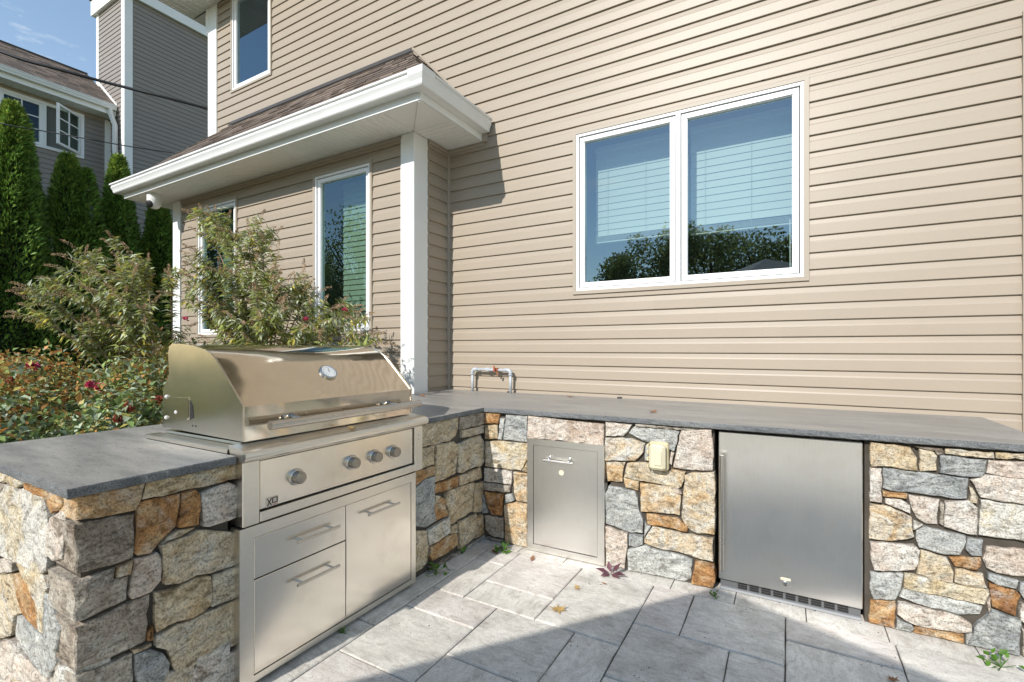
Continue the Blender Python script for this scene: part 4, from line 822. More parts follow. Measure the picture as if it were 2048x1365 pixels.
# long leg, right of the fridge
for mat, uv in (
 ('t', [(105, 75), (550, 130), (622, 250), (632, 392), (480, 382), (330, 347), (112, 342)]), ('t', [(635, 140), (780, 155), (847, 230), (837, 392), (650, 402)]), ('g', [(860, 217), (1382, 270), (1372, 400), (1330, 462), (1100, 452), (860, 412)]), ('t', [(920, 150), (1460, 190), (1467, 255), (1100, 232), (920, 202)]),
 ('c', [(1473, 190), (1900, 210), (1900, 275), (1475, 257)]), ('p', [(1390, 270), (1900, 295), (1900, 480), (1600, 462), (1370, 417)]), ('p', [(1200, 492), (1370, 430), (1900, 490), (1900, 762), (1550, 732), (1310, 682)]), ('g', [(245, 355), (600, 402), (900, 432), (1182, 470), (1167, 692), (1000, 692), (700, 652), (400, 622), (245, 582)]),
 ('p', [(108, 355), (235, 362), (235, 742), (103, 722)]), ('r', [(240, 612), (520, 642), (512, 692), (240, 667)]), ('t', [(1185, 562), (1220, 572), (1292, 682), (1272, 747), (1190, 737)]), ('p', [(270, 692), (450, 702), (552, 772), (552, 862), (420, 812), (270, 747)]),
 ('p', [(525, 652), (870, 707), (852, 982), (720, 972), (620, 912), (570, 822)]), ('p', [(920, 727), (1190, 712), (1287, 792), (1282, 1102), (1090, 1062), (910, 1002)]), ('b', [(872, 722), (916, 740), (906, 1002), (860, 972)]), ('c', [(1305, 702), (1900, 780), (1900, 1175), (1500, 1122), (1285, 1092)]),
 ('o', [(103, 742), (330, 782), (562, 892), (572, 1042), (592, 1112), (350, 1162), (98, 1132)]), ('g', [(610, 1042), (700, 992), (870, 1032), (1162, 1102), (1132, 1232), (1090, 1312), (930, 1312), (640, 1232), (600, 1132)]), ('g', [(1170, 1112), (1342, 1142), (1332, 1327), (1210, 1322), (1150, 1252)]), ('b', [(590, 125), (900, 150), (905, 205), (850, 225), (785, 150)]), ('c', [(575, 925), (690, 975), (605, 1030), (575, 1040)])):
    S_('M', *RA, mat, *uv)
for mat, uv in (
 ('p', [(93, 17), (520, 42), (577, 102), (562, 232), (520, 287), (360, 302), (130, 287), (98, 182)]), ('g', [(93, 302), (350, 312), (417, 322), (392, 472), (340, 572), (130, 572), (88, 472)]), ('t', [(580, 92), (830, 167), (902, 312), (892, 417), (760, 397), (540, 332), (570, 182)]), ('r', [(850, 167), (1162, 167), (1172, 242), (1130, 302), (900, 252)]),
 ('o', [(910, 272), (1182, 322), (1222, 462), (1060, 457), (900, 402)]), ('c', [(420, 322), (560, 342), (860, 412), (1242, 482), (1242, 522), (1200, 622), (1080, 602), (640, 512), (410, 452)]), ('g', [(370, 542), (410, 460), (640, 517), (1080, 612), (1182, 642), (1152, 712), (940, 717), (600, 627)]), ('r', [(98, 577), (340, 582), (337, 972), (180, 935), (83, 905)]),
 ('p', [(360, 592), (600, 642), (940, 722), (1077, 812), (1077, 887), (950, 892), (720, 852), (530, 812), (420, 762), (350, 702)]), ('g', [(345, 742), (500, 812), (522, 842), (492, 1005), (340, 985)]), ('r', [(520, 832), (720, 862), (997, 907), (1002, 1145), (900, 1135), (690, 1080), (508, 1030)]),
 ('g', [(1085, 832), (1230, 692), (1260, 662), (1542, 762), (1532, 1225), (1300, 1215), (1140, 1170), (1010, 1110), (1000, 1000), (1080, 902)]), ('g', [(1215, 312), (1522, 392), (1502, 472), (1300, 432), (1215, 372)]), ('r', [(1230, 412), (1482, 482), (1547, 532), (1492, 737), (1260, 642)]), ('g', [(1010, 897), (1077, 892), (1060, 962), (1010, 1002)]),
 ('g', [(1530, 400), (1750, 430), (1750, 640), (1562, 560), (1520, 490)]), ('p', [(1545, 600), (1750, 680), (1750, 950), (1525, 760), (1520, 725)]), ('b', [(1545, 840), (1750, 970), (1750, 1400), (1560, 1250)]), ('p', [(1208, 592), (1250, 542), (1252, 662), (1230, 692)]), ('p', [(1205, 60), (1750, 100), (1750, 385), (1300, 322), (1210, 272), (1172, 182)])):
    S_('M', *RB, mat, *uv)
# stone courses outside the frame: rest of the end face
for r_, (za, zb) in enumerate(((.01, .2), (.2, .42), (.42, .66), (.66, .878))):
    x = -2.90
    while x < -2.58:
        x2 = min(x + random.uniform(.14, .24), -2.575); stone([Vector((x, YE, za + random.uniform(0, .02))), Vector((x2, YE, za)), Vector((x2, YE, zb - .01)), Vector((x, YE, zb - random.uniform(0, .02)))], NYE, random.choice('tgpc')); x = x2
# lowest course of the grill leg
for y0, y1, m_ in ((YE + .003, .76, 'b'), (.763, .92, 't'), (.923, 1.045, 'p')): stone([Vector((XF, y0, .004)), Vector((XF, y1, .004)), Vector((XF, y1, .205)), Vector((XF, y0, .215))], NXF, m_, .17 if y0 < .6 else .085)
for x0, x1, m_ in ((-2.57, -2.36, 'g'), (-2.357, -2.16, 't'), (-2.157, -2.015, 'p')): stone([Vector((x0, YE, .004)), Vector((x1, YE, .004)), Vector((x1, YE, .19)), Vector((x0, YE, .19))], NYE, m_)
# stones showing under the drawer cabinet
for k in range(6):
    y0 = 1.05 + k * .165; stone([Vector((XF, y0, .004)), Vector((XF, y0 + .16, .004)), Vector((XF, y0 + .16, .07)), Vector((XF, y0, .07))], NXF, 'b', .08, .0)
# jambs either side of the fridge and the access door
P('jamb', 'cement', isl, lambda m: m.box(.321, .352, mainY(.33) + .012, 3.5, 0, HC - SLAB - .006)); P('jamb', 'cement', isl, lambda m: m.box(-.375, -.352, mainY(-.36) + .02, 3.5, 0, HC - SLAB - .006))

# ================================================================ grill
GR = thing('built_in_grill', 'stainless steel built in gas grill with rounded hood set into the stone counter', 'grill', (-2.1, 1.6, .62))
lp = [(-1.870, .947), (-1.870, 1.087), (-1.915, 1.132), (-1.968, 1.182), (-2.020, 1.232), (-2.066, 1.274), (-2.10, 1.295), (-2.15, 1.313), (-2.225, 1.328), (-2.322, 1.336), (-2.405, 1.338), (-2.432, 1.325), (-2.44, 1.295), (-2.432, 1.20), (-2.486, 1.13), (-2.493, .955)]
Y0, Y1 = 1.110, 2.092
def hood(m):
    n = len(lp); A = [(x, Y0 + .006, z) for x, z in lp]; B = [(x, Y1 - .006, z) for x, z in lp]; k = 10
    vs = []
    for q in range(k + 1): vs += [(x, Y0 + .006 + (Y1 - Y0 - .012) * q / k, z) for x, z in lp]
    m.add(vs, [(q * n + i, q * n + i + 1, (q + 1) * n + i + 1, (q + 1) * n + i) for q in range(k) for i in range(n - 1)])
hd = P('hood', 'steel_lid', GR, hood); smooth_angle(hd, 22)
for yy, s_ in ((Y0, 1), (Y1, -1)):
    sp = P('hood_side', 'steel_side', hd, lambda m: m.prism([(x + .004 * (1 if x > -2.2 else -1), yy, z + .004) for x, z in lp], [(x + .004 * (1 if x > -2.2 else -1), yy + .008 * s_, z + .004) for x, z in lp]))
P('pivot_plate', 'steel_side', hd, lambda m: m.prism([(-2.395, Y0 - .004, 1.10), (-2.395, Y0 - .004, 1.025), (-2.375, Y0 - .004, 1.005), (-2.28, Y0 - .004, 1.005), (-2.262, Y0 - .004, 1.02), (-2.262, Y0 - .004, 1.105)], [(-2.395, Y0 + .0, 1.10), (-2.395, Y0 + .0, 1.025), (-2.375, Y0 + .0, 1.005), (-2.28, Y0 + .0, 1.005), (-2.262, Y0 + .0, 1.02), (-2.262, Y0 + .0, 1.105)]))
P('side_slot', 'dark', hd, lambda m: m.prism([(-2.256, Y0 - .0015, 1.01), (-2.225, Y0 - .0015, 1.02), (-2.235, Y0 - .0015, 1.075), (-2.256, Y0 - .0015, 1.095)], [(-2.256, Y0 + .001, 1.01), (-2.225, Y0 + .001, 1.02), (-2.235, Y0 + .001, 1.075), (-2.256, Y0 + .001, 1.095)]))
for x, z in ((-2.455, 1.10), (-2.458, 1.005), (-2.37, 1.035)): P('rivet', 'bolt', hd, lambda m: m.lathe((x, Y0, z), (0, -1, 0), [(.009, -.002), (.009, .004), (.005, .008)], 10))
for x, z in ((-2.235, .985), (-2.21, .985)): P('screw_hole', 'dark', hd, lambda m: m.lathe((x, Y0, z), (0, -1, 0), [(.004, -.002), (.004, .001)], 8))
hn = P('handle', 'steel_bar', hd, lambda m: m.tube([(-1.79, 1.175, 1.012), (-1.79, 2.072, 1.012)], .0185, 20)); smooth_angle(hn)
for y in (1.33, 1.92): P('handle_bracket', 'steel_bar', hd, lambda m: m.tube([(-1.868, y, 1.022), (-1.83, y, 1.018), (-1.79, y, 1.012)], [.017, .012, .010], 12), True)
# thermometer on the sloping face
sl0, sl1 = Vector((-1.870, 0, 1.087)), Vector((-2.066, 0, 1.274)); tn = Vector((sl0.z - sl1.z, 0, sl0.x - sl1.x)); tn = Vector((.69, 0, .724)); tcn = Vector((-1.985, 1.612, 1.198))
th = P('thermometer', 'steel_bar', hd, lambda m: m.lathe(tcn - tn * .006, tn, [(.045, 0), (.045, .016), (.041, .019), (.037, .016), (.037, .012)], 28)); smooth_angle(th)
dl = P('dial', 'dial', hd, lambda m: m.lathe(tcn, tn, [(.0368, .004), (.0368, .0115)], 28))
tu = Vector((-.724, 0, .69)); ty_ = Vector((0, 1, 0))
def mark(m, a0, r0, r1, wd, h=.0122):
    d = tu * math.cos(a0) + ty_ * math.sin(a0); e = tn.cross(d); c = tcn + tn * h; m.add([c + d * r0 + e * wd, c + d * r0 - e * wd, c + d * r1 - e * wd, c + d * r1 + e * wd], [(0, 1, 2, 3)])
P('dial_marks', 'ink', dl, lambda m: ([mark(m, R(a), .027 if a % 60 else .023, .033, .0008) for a in range(-140, 141, 20)], mark(m, R(12), -.006, .022, .0012, .0126)))
# firebox, top trim, control panel
P('firebox', 'steel_side', GR, lambda m: (m.box(-2.495, -1.875, Y0 + .012, Y1 - .012, .62, .943)))
def lip(m):
    pr = [(-1.88, .944), (-1.80, .936), (-1.778, .930), (-1.766, .918), (-1.766, .902), (-1.776, .890), (-1.80, .884), (-1.86, .884)]
    m.prism([(x, 1.062, z) for x, z in pr], [(x, 2.120, z) for x, z in pr])
lo_ = P('drip_ledge', 'steel', GR, lip); smooth_angle(lo_, 50)
P('counter_flange', 'steel', GR, lambda m: m.box(-2.535, -1.879, 1.056, 1.115, .9135, .930)); P('counter_flange', 'steel', GR, lambda m: m.box(-2.535, -1.879, 2.088, 2.125, .9135, .930))
cp = P('control_housing', 'steel', GR, lambda m: (m.cbox(-1.88, -1.792, 1.066, 1.135, .637, .885, .003), m.cbox(-1.88, -1.792, 2.035, 2.100, .637, .885, .003), m.box(-1.88, -1.794, 1.135, 2.035, .8815, .8845), m.cbox(-1.872, -1.79, 1.136, 2.034, .640, .678, .002)))
P('control_panel', 'steel_v', cp, lambda m: m.cbox(-1.87, -1.803, 1.142, 2.028, .684, .876, .002))
P('shadow_gap', 'dark', cp, lambda m: m.box(-1.878, -1.825, 1.134, 2.036, .676, .882))
for y in (1.302, 1.600, 1.745, 1.874):
    kb = P('knob', 'steel_knob', GR, lambda m: m.lathe((-1.806, y, .777), (1, 0, 0), [(.026, 0), (.026, .036), (.0245, .039), (.021, .040)], 26)); smooth_angle(kb)
    P('bezel', 'steel_bar', kb, lambda m: m.lathe((-1.806, y, .777), (1, 0, 0), [(.036, 0), (.0355, .008), (.032, .012), (.0275, .012)], 26), True)
    P('pointer_dot', 'dark', kb, lambda m: m.lathe((-1.7665, y, .795), (1, 0, 0), [(.0022, 0), (.0022, .0009)], 8))
for z in (.836, .812): P('screw', 'bolt', cp, lambda m: m.lathe((-1.793, 2.066, z), (1, 0, 0), [(.006, 0), (.005, .003)], 10))
bd = P('badge', 'steel_bar', GR, lambda m: m.cbox(-1.804, -1.8005, 1.166, 1.219, .684, .723, .0015))
def letters(m):
    X = -1.7995
    def bar(a, b, c, d, wd):
        v = Vector((0, c - a, d - b)).normalized(); e = Vector((0, -v.z, v.y)) * wd; A, B = Vector((X, a, b)), Vector((X, c, d)); m.add([A + e, A - e, B - e, B + e], [(0, 1, 2, 3)])
    bar(1.171, .690, 1.189, .718, .0016); X += .0002; bar(1.171, .718, 1.189, .690, .0016); X += .0002
    for a, b, c, d in ((1.193, .7175, 1.2145, .7175), (1.193, .6985, 1.2145, .6985)): bar(a, b, c, d, .0014)
    X += .0002
    for a, b, c, d in ((1.194, .6975, 1.194, .7185), (1.2135, .6975, 1.2135, .7185)): bar(a, b, c, d, .0014)
P('badge_lettering', 'ink', bd, letters); P('badge_underline', 'redink', bd, lambda m: m.add([(-1.7994, 1.196, .6895), (-1.7994, 1.212, .6895), (-1.7994, 1.212, .6915), (-1.7994, 1.196, .6915)], [(0, 1, 2, 3)]))

# ---- drawer cabinet below
CB = thing('drawer_cabinet', 'stainless steel cabinet with two drawers and a pull out door below the grill', 'cabinet', (-1.85, 1.55, .01))
cbf = MB(); rectframe(cbf, (0, 1), (-1.80, 0), (1, 0), (1.058, 2.048, .022, .630), (.056, .036, .026, .046), -.06, .002); cbf.build('frame', 'steel', CB)
P('cabinet_body', 'dark', CB, lambda m: m.box(-2.4, -1.83, 1.07, 2.04, .012, .618))
def bar_handle(par, a, b, zz, xf=-1.798, std=.032, horiz='y'):
    h_ = P('handle', 'steel_bar', par, lambda m: m.tube([(xf + std, a, zz), (xf + std, b, zz)], .0068, 14)); smooth_angle(h_)
    for y in (a + .028, b - .028): P('handle_post', 'steel_bar', par, lambda m: m.tube([(xf - .001, y, zz), (xf + std, y, zz)], .0048, 10))
for nm, y0, y1, z0, z1, ha, hb, hz in (('drawer', 1.1165, 1.5605, .4215, .5815, 1.282, 1.498, .512), ('drawer', 1.1165, 1.5605, .0510, .4165, 1.282, 1.498, .334), ('door', 1.5645, 2.0095, .0510, .5815, 1.672, 1.886, .510)):
    d_ = P(nm, 'steel_v', CB, lambda m: m.cbox(-1.828, -1.7995, y0, y1, z0, z1, .0015)); bar_handle(d_, ha, hb, hz)

# ================================================================ access door
AD = thing('access_door', 'narrow stainless steel pull out door with a bar handle set into the stone', 'door', (-1.22, 2.8, .003))
ay = mainY(-1.22) - .012
def yoff(m_):   # follow the slight skew of the stone face
    m_.v = [(x, y + MS * (x + 1.22), z) for x, y, z in m_.v]; return m_
m = MB(); rectframe(m, UX, (0, ay), NM, (-1.482, -.964, .004, .732), .041, -.05, .012); yoff(m).build('frame', 'steel_door', AD)
m = MB(); m.box(-1.44, -1.005, ay + .02, ay + .45, .03, .70); yoff(m).build('bin_body', 'dark', AD)
m = MB(); m.cbox(-1.4385, -1.0075, ay - .008, ay + .018, .0475, .6885, .002); pnl = yoff(m).build('door_panel', 'steel_door', AD)
m = MB(); m.tube([(-1.352, ay - .044, .607), (-1.150, ay - .044, .607)], .0072, 14); smooth_angle(yoff(m).build('handle', 'steel_bar', pnl))
for x in (-1.318, -1.184):
    m = MB(); m.tube([(x, ay - .006, .628), (x, ay - .026, .622), (x, ay - .044, .607)], [.008, .0065, .006], 10); yoff(m).build('handle_post', 'steel_bar', pnl, True)
m = MB(); m.lathe((-1.243, ay - .0085, .533), (0, -1, 0), [(.017, 0), (.017, .0006)], 20); yoff(m).build('sticker_residue', 'sticker', pnl)

# ---- outlet cover
OC = thing('outlet_cover', 'yellowed plastic weatherproof outlet cover on the stone beside the fridge', 'outlet', (-.64, 2.76, .70)); oy_ = mainY(-.64) - .012
P('box', 'outlet', OC, lambda m: m.cbox(-.694, -.588, oy_ - .022, oy_ + .05, .624, .784, .008))
cv = P('cover', 'outlet2', OC, lambda m: m.cbox(-.686, -.596, oy_ - .068, oy_ - .021, .632, .776, .014)); 
P('cover_window', 'outlet2', cv, lambda m: m.cbox(-.655, -.612, oy_ - .0745, oy_ - .066, .66, .745, .004))
for z in (.65, .69, .73, .765): P('hinge_tab', 'outlet', OC, lambda m: m.cbox(-.700, -.690, oy_ - .05, oy_ - .005, z - .012, z + .008, .002))

# ================================================================ fridge
FR = thing('outdoor_fridge', 'stainless steel undercounter refrigerator with a vertical bar handle and lock', 'refrigerator', (0, 3.1, 0)); fy = mainY(0) + .022
P('cabinet_shell', 'grille', FR, lambda m: m.box(-.322, .308, fy + .03, 3.45, .005, .872))
fd = P('door', 'steel_door', FR, lambda m: m.cbox(-.330, .312, fy - .022, fy + .025, .062, .866, .004))
P('door_gasket', 'black', fd, lambda m: m.box(-.322, .304, fy + .0255, fy + .0295, .07, .86))
fh = P('handle', 'steel_bar', fd, lambda m: m.tube([(-.308, fy - .068, .745), (-.308, fy - .068, .125)], .0125, 18)); smooth_angle(fh)
for z in (.70, .17): P('handle_post', 'steel_bar', fd, lambda m: m.tube([(-.308, fy - .02, z), (-.308, fy - .068, z)], .007, 10))
lk = P('lock', 'steel_bar', fd, lambda m: m.lathe((-.012, fy - .0225, .108), (0, -1, 0), [(.013, 0), (.013, .005), (.010, .008), (.006, .008)], 18)); P('keyhole', 'dark', lk, lambda m: m.box(-.0135, -.0105, fy - .0312, fy - .0303, .102, .114))
P('sticker', 'sticker', fd, lambda m: m.box(-.034, .012, fy - .0232, fy - .0224, .126, .139))
gl_ = P('toe_grille', 'grille', FR, lambda m: m.box(-.322, .306, fy + .004, fy + .03, .012, .060))
for k in range(9):
    for j in range(3):
        x = -.235 + k * .056; P('grille_slot', 'dark', gl_, lambda m: m.box(x, x + .044, fy - .001, fy + .0035, .022 + j * .012, .029 + j * .012))
P('toe_rail', 'toe', FR, lambda m: m.cbox(-.325, .308, fy - .012, fy + .012, .001, .0135, .002))

# ================================================================ gas pipe on the counter
GP = thing('gas_pipe', 'bent galvanised gas pipe with a red valve rising from the counter by the wall', 'pipe', (-2.4, 3.79, HC)); py_ = 3.79
P('riser', 'galv', GP, lambda m: m.tube([(-2.618, py_, HC), (-2.618, py_, 1.10)], .0125, 12), True); P('riser', 'galv', GP, lambda m: m.tube([(-2.197, py_, HC), (-2.197, py_, 1.095)], .0125, 12), True)
P('crossbar', 'galv', GP, lambda m: m.tube([(-2.60, py_, 1.122), (-2.215, py_, 1.118)], .0125, 12), True)
for x, s_ in ((-2.618, 1), (-2.197, -1)):
    P('elbow', 'galv', GP, lambda m: (m.tube([(x, py_, 1.075), (x, py_, 1.098), (x + .008 * s_, py_, 1.114), (x + .024 * s_, py_, 1.121), (x + .05 * s_, py_, 1.121)], [.0175, .0168, .0165, .0168, .0175], 12), m.tube([(x, py_, 1.072), (x, py_, 1.082)], .0195, 12), m.tube([(x + .045 * s_, py_, 1.121), (x + .055 * s_, py_, 1.121)], .0195, 12)), True)
P('union', 'galv', GP, lambda m: (m.tube([(-2.452, py_, 1.121), (-2.428, py_, 1.121)], .020, 6), m.tube([(-2.47, py_, 1.121), (-2.41, py_, 1.121)], .0165, 12)))
vv = P('valve', 'valve', GP, lambda m: (m.tube([(-2.375, py_, 1.12), (-2.325, py_, 1.12)], [.021, .019], 8), m.tube([(-2.35, py_, 1.12), (-2.35, py_ - .035, 1.125)], .011, 8)))
P('valve_lever', 'valve', vv, lambda m: (m.box(-2.357, -2.343, py_ - .042, py_ - .036, 1.105, 1.16))); P('valve_tag', 'browndry', vv, lambda m: m.box(-2.335, -2.315, py_ - .022, py_ - .0205, 1.07, 1.105))
for x_, l_ in ((1010, 'small dark shim at the back edge of the countertop beside the gas pipe'), (1236, 'small dark shim at the back edge of the countertop below the twin window')):
    q_ = onz(x_, 787 + (x_ - 1010) * .05, HC); o = P('shim', 'flash', None, lambda m: m.cbox(q_.x - .018, q_.x + .018, 3.815, 3.838, HC + .0005, HC + .012, .002)); tag(o, l_, 'shim')
# ================================================================ vegetation
def np_mesh(name, V, F, mi, mats, parent, smooth=False):
    V = np.asarray(V, np.float32); me = bpy.data.meshes.new(name); nf, k = F.shape
    me.vertices.add(len(V)); me.vertices.foreach_set('co', V.ravel()); me.loops.add(nf * k); me.loops.foreach_set('vertex_index', F.astype(np.int32).ravel())
    me.polygons.add(nf); me.polygons.foreach_set('loop_start', np.arange(nf, dtype=np.int32) * k); me.polygons.foreach_set('material_index', np.asarray(mi, np.int32))
    me.update(calc_edges=True); return link(name, me, mats, parent, smooth)
def unit(a): return a / np.maximum(np.linalg.norm(a, axis=1, keepdims=True), 1e-6)
def leaves(P_, D, Nn, L, Wd, fold=.25, droop=.2):
    # P_ base, D direction, Nn up normal, L length, Wd half width -> folded pointed leaf of 2 quads (each leaf is an island)
    D = unit(D); S_v = unit(np.cross(D, Nn)); Nn = np.cross(S_v, D); L = L[:, None]; Wd = Wd[:, None]
    b = P_; m1 = P_ + D * L * .42 ; tip = P_ + D * L - Nn * L * droop
    l_ = P_ + D * L * .42 + S_v * Wd + Nn * Wd * fold; r_ = P_ + D * L * .42 - S_v * Wd + Nn * Wd * fold; mid = m1 - Nn * L * droop * .15
    V = np.stack([b, l_, tip, mid, r_], 1).reshape(-1, 3); n = len(P_); i = np.arange(n)[:, None] * 5
    F = np.concatenate([i + np.array([[0, 3, 2, 1]]), i + np.array([[0, 4, 2, 3]])], 1).reshape(-1, 4); return V, F
def rdir(n, up=0.0):
    d = rng.normal(size=(n, 3)); d[:, 2] += up; return unit(d)

# ---- arborvitae hedge
def arborvitae(label, x, y, H, Rm, lean=0.0, n=15000, twin=None):
    t = thing('arborvitae', label, 'tree', (x, y, 0), 'arborvitae hedge')
    P('trunk', 'bark', t, lambda m: m.tube([(x, y, -.05), (x, y, H * .5), (x + lean * .5, y, H * .93)], [.07, .045, .01], 8))
    def prof(h): return Rm * np.clip(1 - h, 0, 1) ** .62 * (.78 + .22 * np.clip(h * 6, 0, 1)) + .01
    h = rng.random(n) ** .85; th_ = rng.random(n) * 2 * np.pi; lob = 1 + .10 * np.sin(3 * th_ + 9 * h + x * 5) + .10 * np.sin(7 * th_ - 17 * h + y) + .07 * np.sin(26 * h + 2 * th_)
    r = prof(h) * lob * (1 - .33 * rng.random(n) ** 2.2); c = np.stack([np.cos(th_), np.sin(th_), np.zeros(n)], 1)
    Pn = np.stack([x + lean * h + r * c[:, 0], y + r * c[:, 1], .05 + h * (H - .05)], 1)
    if twin:
        k = n // 5; hh = .62 + .38 * rng.random(k) ** .9; rr = Rm * .6 * np.clip((1 - hh) / .38, 0, 1) ** .7 * (1 - .3 * rng.random(k)); tt = rng.random(k) * 6.283
        Pn[:k] = np.stack([x + twin[0] + rr * np.cos(tt), y + twin[1] + rr * np.sin(tt), hh * H * twin[2]], 1); c[:k] = np.stack([np.cos(tt), np.sin(tt), 0 * tt], 1)
    D = unit(c * .75 + np.array([0, 0, .75]) + rng.normal(size=(n, 3)) * .38); Nn = unit(rng.normal(size=(n, 3)) * .6 + np.cross(c, [0, 0, 1.0]))
    V, F = leaves(Pn, D, Nn, rng.uniform(.055, .12, n), rng.uniform(.010, .022, n), .1, .12)
    yellower = (rng.random(n) < np.clip((h - .80) * 3.2, .08, .8)); mi = np.repeat(yellower.astype(int), 2)  # second, yellower spray colour, more frequent towards the tip
    np_mesh('crown', V, F, mi, ['arbor', 'arbor2'], t)
    # inner twigs: a knobbly dark mass well inside the sprays
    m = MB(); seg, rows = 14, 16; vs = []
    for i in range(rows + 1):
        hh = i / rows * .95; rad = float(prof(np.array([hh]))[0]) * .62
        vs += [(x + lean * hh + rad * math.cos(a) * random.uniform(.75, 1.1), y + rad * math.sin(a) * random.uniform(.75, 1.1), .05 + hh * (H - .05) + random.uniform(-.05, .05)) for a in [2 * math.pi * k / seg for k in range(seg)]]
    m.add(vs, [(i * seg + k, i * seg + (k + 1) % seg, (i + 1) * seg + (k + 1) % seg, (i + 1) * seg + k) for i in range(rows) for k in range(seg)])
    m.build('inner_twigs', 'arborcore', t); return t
arborvitae('tallest arborvitae of the hedge with a pointed tip, in front of the neighbouring window', -11.0, 2.72, 5.32, .70, n=26000)
arborvitae('arborvitae with a forked double tip growing beside the open casement window', -11.0, 3.42, 4.72, .60, twin=(.12, .22, .955), n=18000)
arborvitae('slim arborvitae growing against the base of the neighbouring tower', -10.95, 4.14, 4.92, .54, n=19000)
arborvitae('short bushy arborvitae behind the security camera', -10.9, 4.78, 4.40, .54, n=17000)
arborvitae('low arborvitae at the end of the hedge beside the bay corner', -10.9, 5.36, 4.25, .50, n=11000)
for yy, hh in ((1.98, 4.9), (1.26, 5.0), (.5, 5.1), (-.3, 4.9), (-1.1, 5.0)):
    arborvitae('tall arborvitae in the hedge row south of the tree by the neighbouring window', -11.05, yy, hh, .62, n=15000 if yy > 1.5 else 7000)

# ---- butterfly bushes
def curve3(a, b, c, k):
    return [a * (1 - t) ** 2 + b * 2 * t * (1 - t) + c * t * t for t in [i / k for i in range(k + 1)]]
def panicle(m_pts, base, d, L, r0):
    n = int(60 + 420 * L); t = rng.random(n) ** .9; rr = r0 * (1 - t * .85) * np.sqrt(rng.random(n)); d = np.array(d); a = np.cross(d, [.3, .2, .9]); a /= np.linalg.norm(a); b = np.cross(d, a); th_ = rng.random(n) * 6.283
    bend = np.array([0, 0, -.25 * L]); P_ = np.array(base) + np.outer(t * L, d) + np.outer(t ** 2, bend) + np.outer(rr * np.cos(th_), a) + np.outer(rr * np.sin(th_), b)
    D = unit(np.outer(np.cos(th_), a) + np.outer(np.sin(th_), b) + d * .6); m_pts.append((P_, D))
def butterfly_bush(label, base, tips, seed_n, flowers=()):
    t = thing('butterfly_bush', label, 'shrub', base); bx = Vector(base); cm = MB(); LP, LDr, LL, LM = [], [], [], []; pans = []
    def foliage(pts, n, Ls, t0=.25):
        for _ in range(n):
            q = t0 + (1 - t0) * random.random(); f = q * (len(pts) - 1); i = min(int(f), len(pts) - 2); p = pts[i].lerp(pts[i + 1], f - i); d = (pts[i + 1] - pts[i]).normalized()
            s_ = Vector(rng.normal(size=3)); s_ = (s_ - d * s_.dot(d)).normalized(); v = (s_ * .9 + d * .45 + Vector((0, 0, -.18))).normalized()
            for sgn in (1, -1):
                vv_ = (s_ * .9 * sgn + d * .45 + Vector((0, 0, -.2))).normalized(); LP.append(p); LDr.append(vv_); LL.append(Ls * random.uniform(.6, 1.25)); LM.append(0 if random.random() < .56 else (1 if random.random() < .72 else 2))
    for tip in tips:
        tp = Vector(tip); b0 = bx + Vector((random.uniform(-.12, .12), random.uniform(-.1, .1), 0)); mid = Vector((b0.x + (tp.x - b0.x) * .32, b0.y + (tp.y - b0.y) * .32, tp.z * .82 + .1)); pts = curve3(b0, mid, tp, 14)
        cm.tube(pts, [.010 - .0075 * i / 14 for i in range(15)], 5); foliage(pts, 46, .076, .36); ed = (pts[-1] - pts[-2]).normalized(); L = random.uniform(.15, .24); panicle(pans, tp, ed, L, .02)
        for _ in range(7):
            f = random.uniform(.42, .97); i = int(f * 14); p = pts[i]; d = (pts[min(i + 1, 14)] - pts[i - 1]).normalized(); s_ = Vector(rng.normal(size=3)); s_.z = abs(s_.z) * .5 + .1; s_ = (s_ - d * s_.dot(d) * .6).normalized()
            e = p + (s_ * .55 + d * .75) * random.uniform(.14, .34); br = curve3(p, p.lerp(e, .5) + Vector((0, 0, .03)), e, 5); cm.tube(br, [.0035, .003, .0025, .002, .002, .0015], 4, False); foliage(br, 23, .062, .1); ed2 = (br[-1] - br[-2]).normalized()
            if random.random() < .8: panicle(pans, e, ed2, random.uniform(.08, .16), .013)
    cm.build('stems', 'cane', t)
    V, F = leaves(np.array([tuple(p) for p in LP]), np.array([tuple(p) for p in LDr]), unit(np.array([0, 0, 1.0]) + rng.normal(size=(len(LP), 3)) * .35), np.array(LL), np.array(LL) * rng.uniform(.11, .17, len(LL)), .5, .32)
    np_mesh('foliage', V, F, np.repeat(LM, 2), ['bud1', 'bud2', 'bud3'], t)
    PP = np.concatenate([p[0] for p in pans]); PD = np.concatenate([p[1] for p in pans]); V, F = leaves(PP, PD, rdir(len(PP)), rng.uniform(.006, .013, len(PP)), rng.uniform(.0022, .0045, len(PP)), .3, .1)
    np_mesh('dried_flower_spikes', V, F, np.zeros(len(F)), ['panicle'], t)
    for f in flowers:
        pk = []; panicle(pk, f, (.4, -.3, .4), .07, .02); V, F = leaves(pk[0][0], pk[0][1], rdir(len(pk[0][0])), np.full(len(pk[0][0]), .014), np.full(len(pk[0][0]), .006), .3, .1); np_mesh('flower_spike', V, F, np.zeros(len(F)), ['petal'], t)
    return t
TA = [(56, 588, 3.9), (72, 642, 3.8), (118, 566, 4.1), (130, 542, 4.2), (136, 516, 4.4), (228, 495, 4.5), (262, 512, 4.3), (190, 540, 4.2), (240, 560, 4.0), (200, 590, 3.9), (160, 600, 4.0), (290, 540, 4.3), (120, 620, 4.0), (250, 610, 3.9), (340, 560, 4.2)]
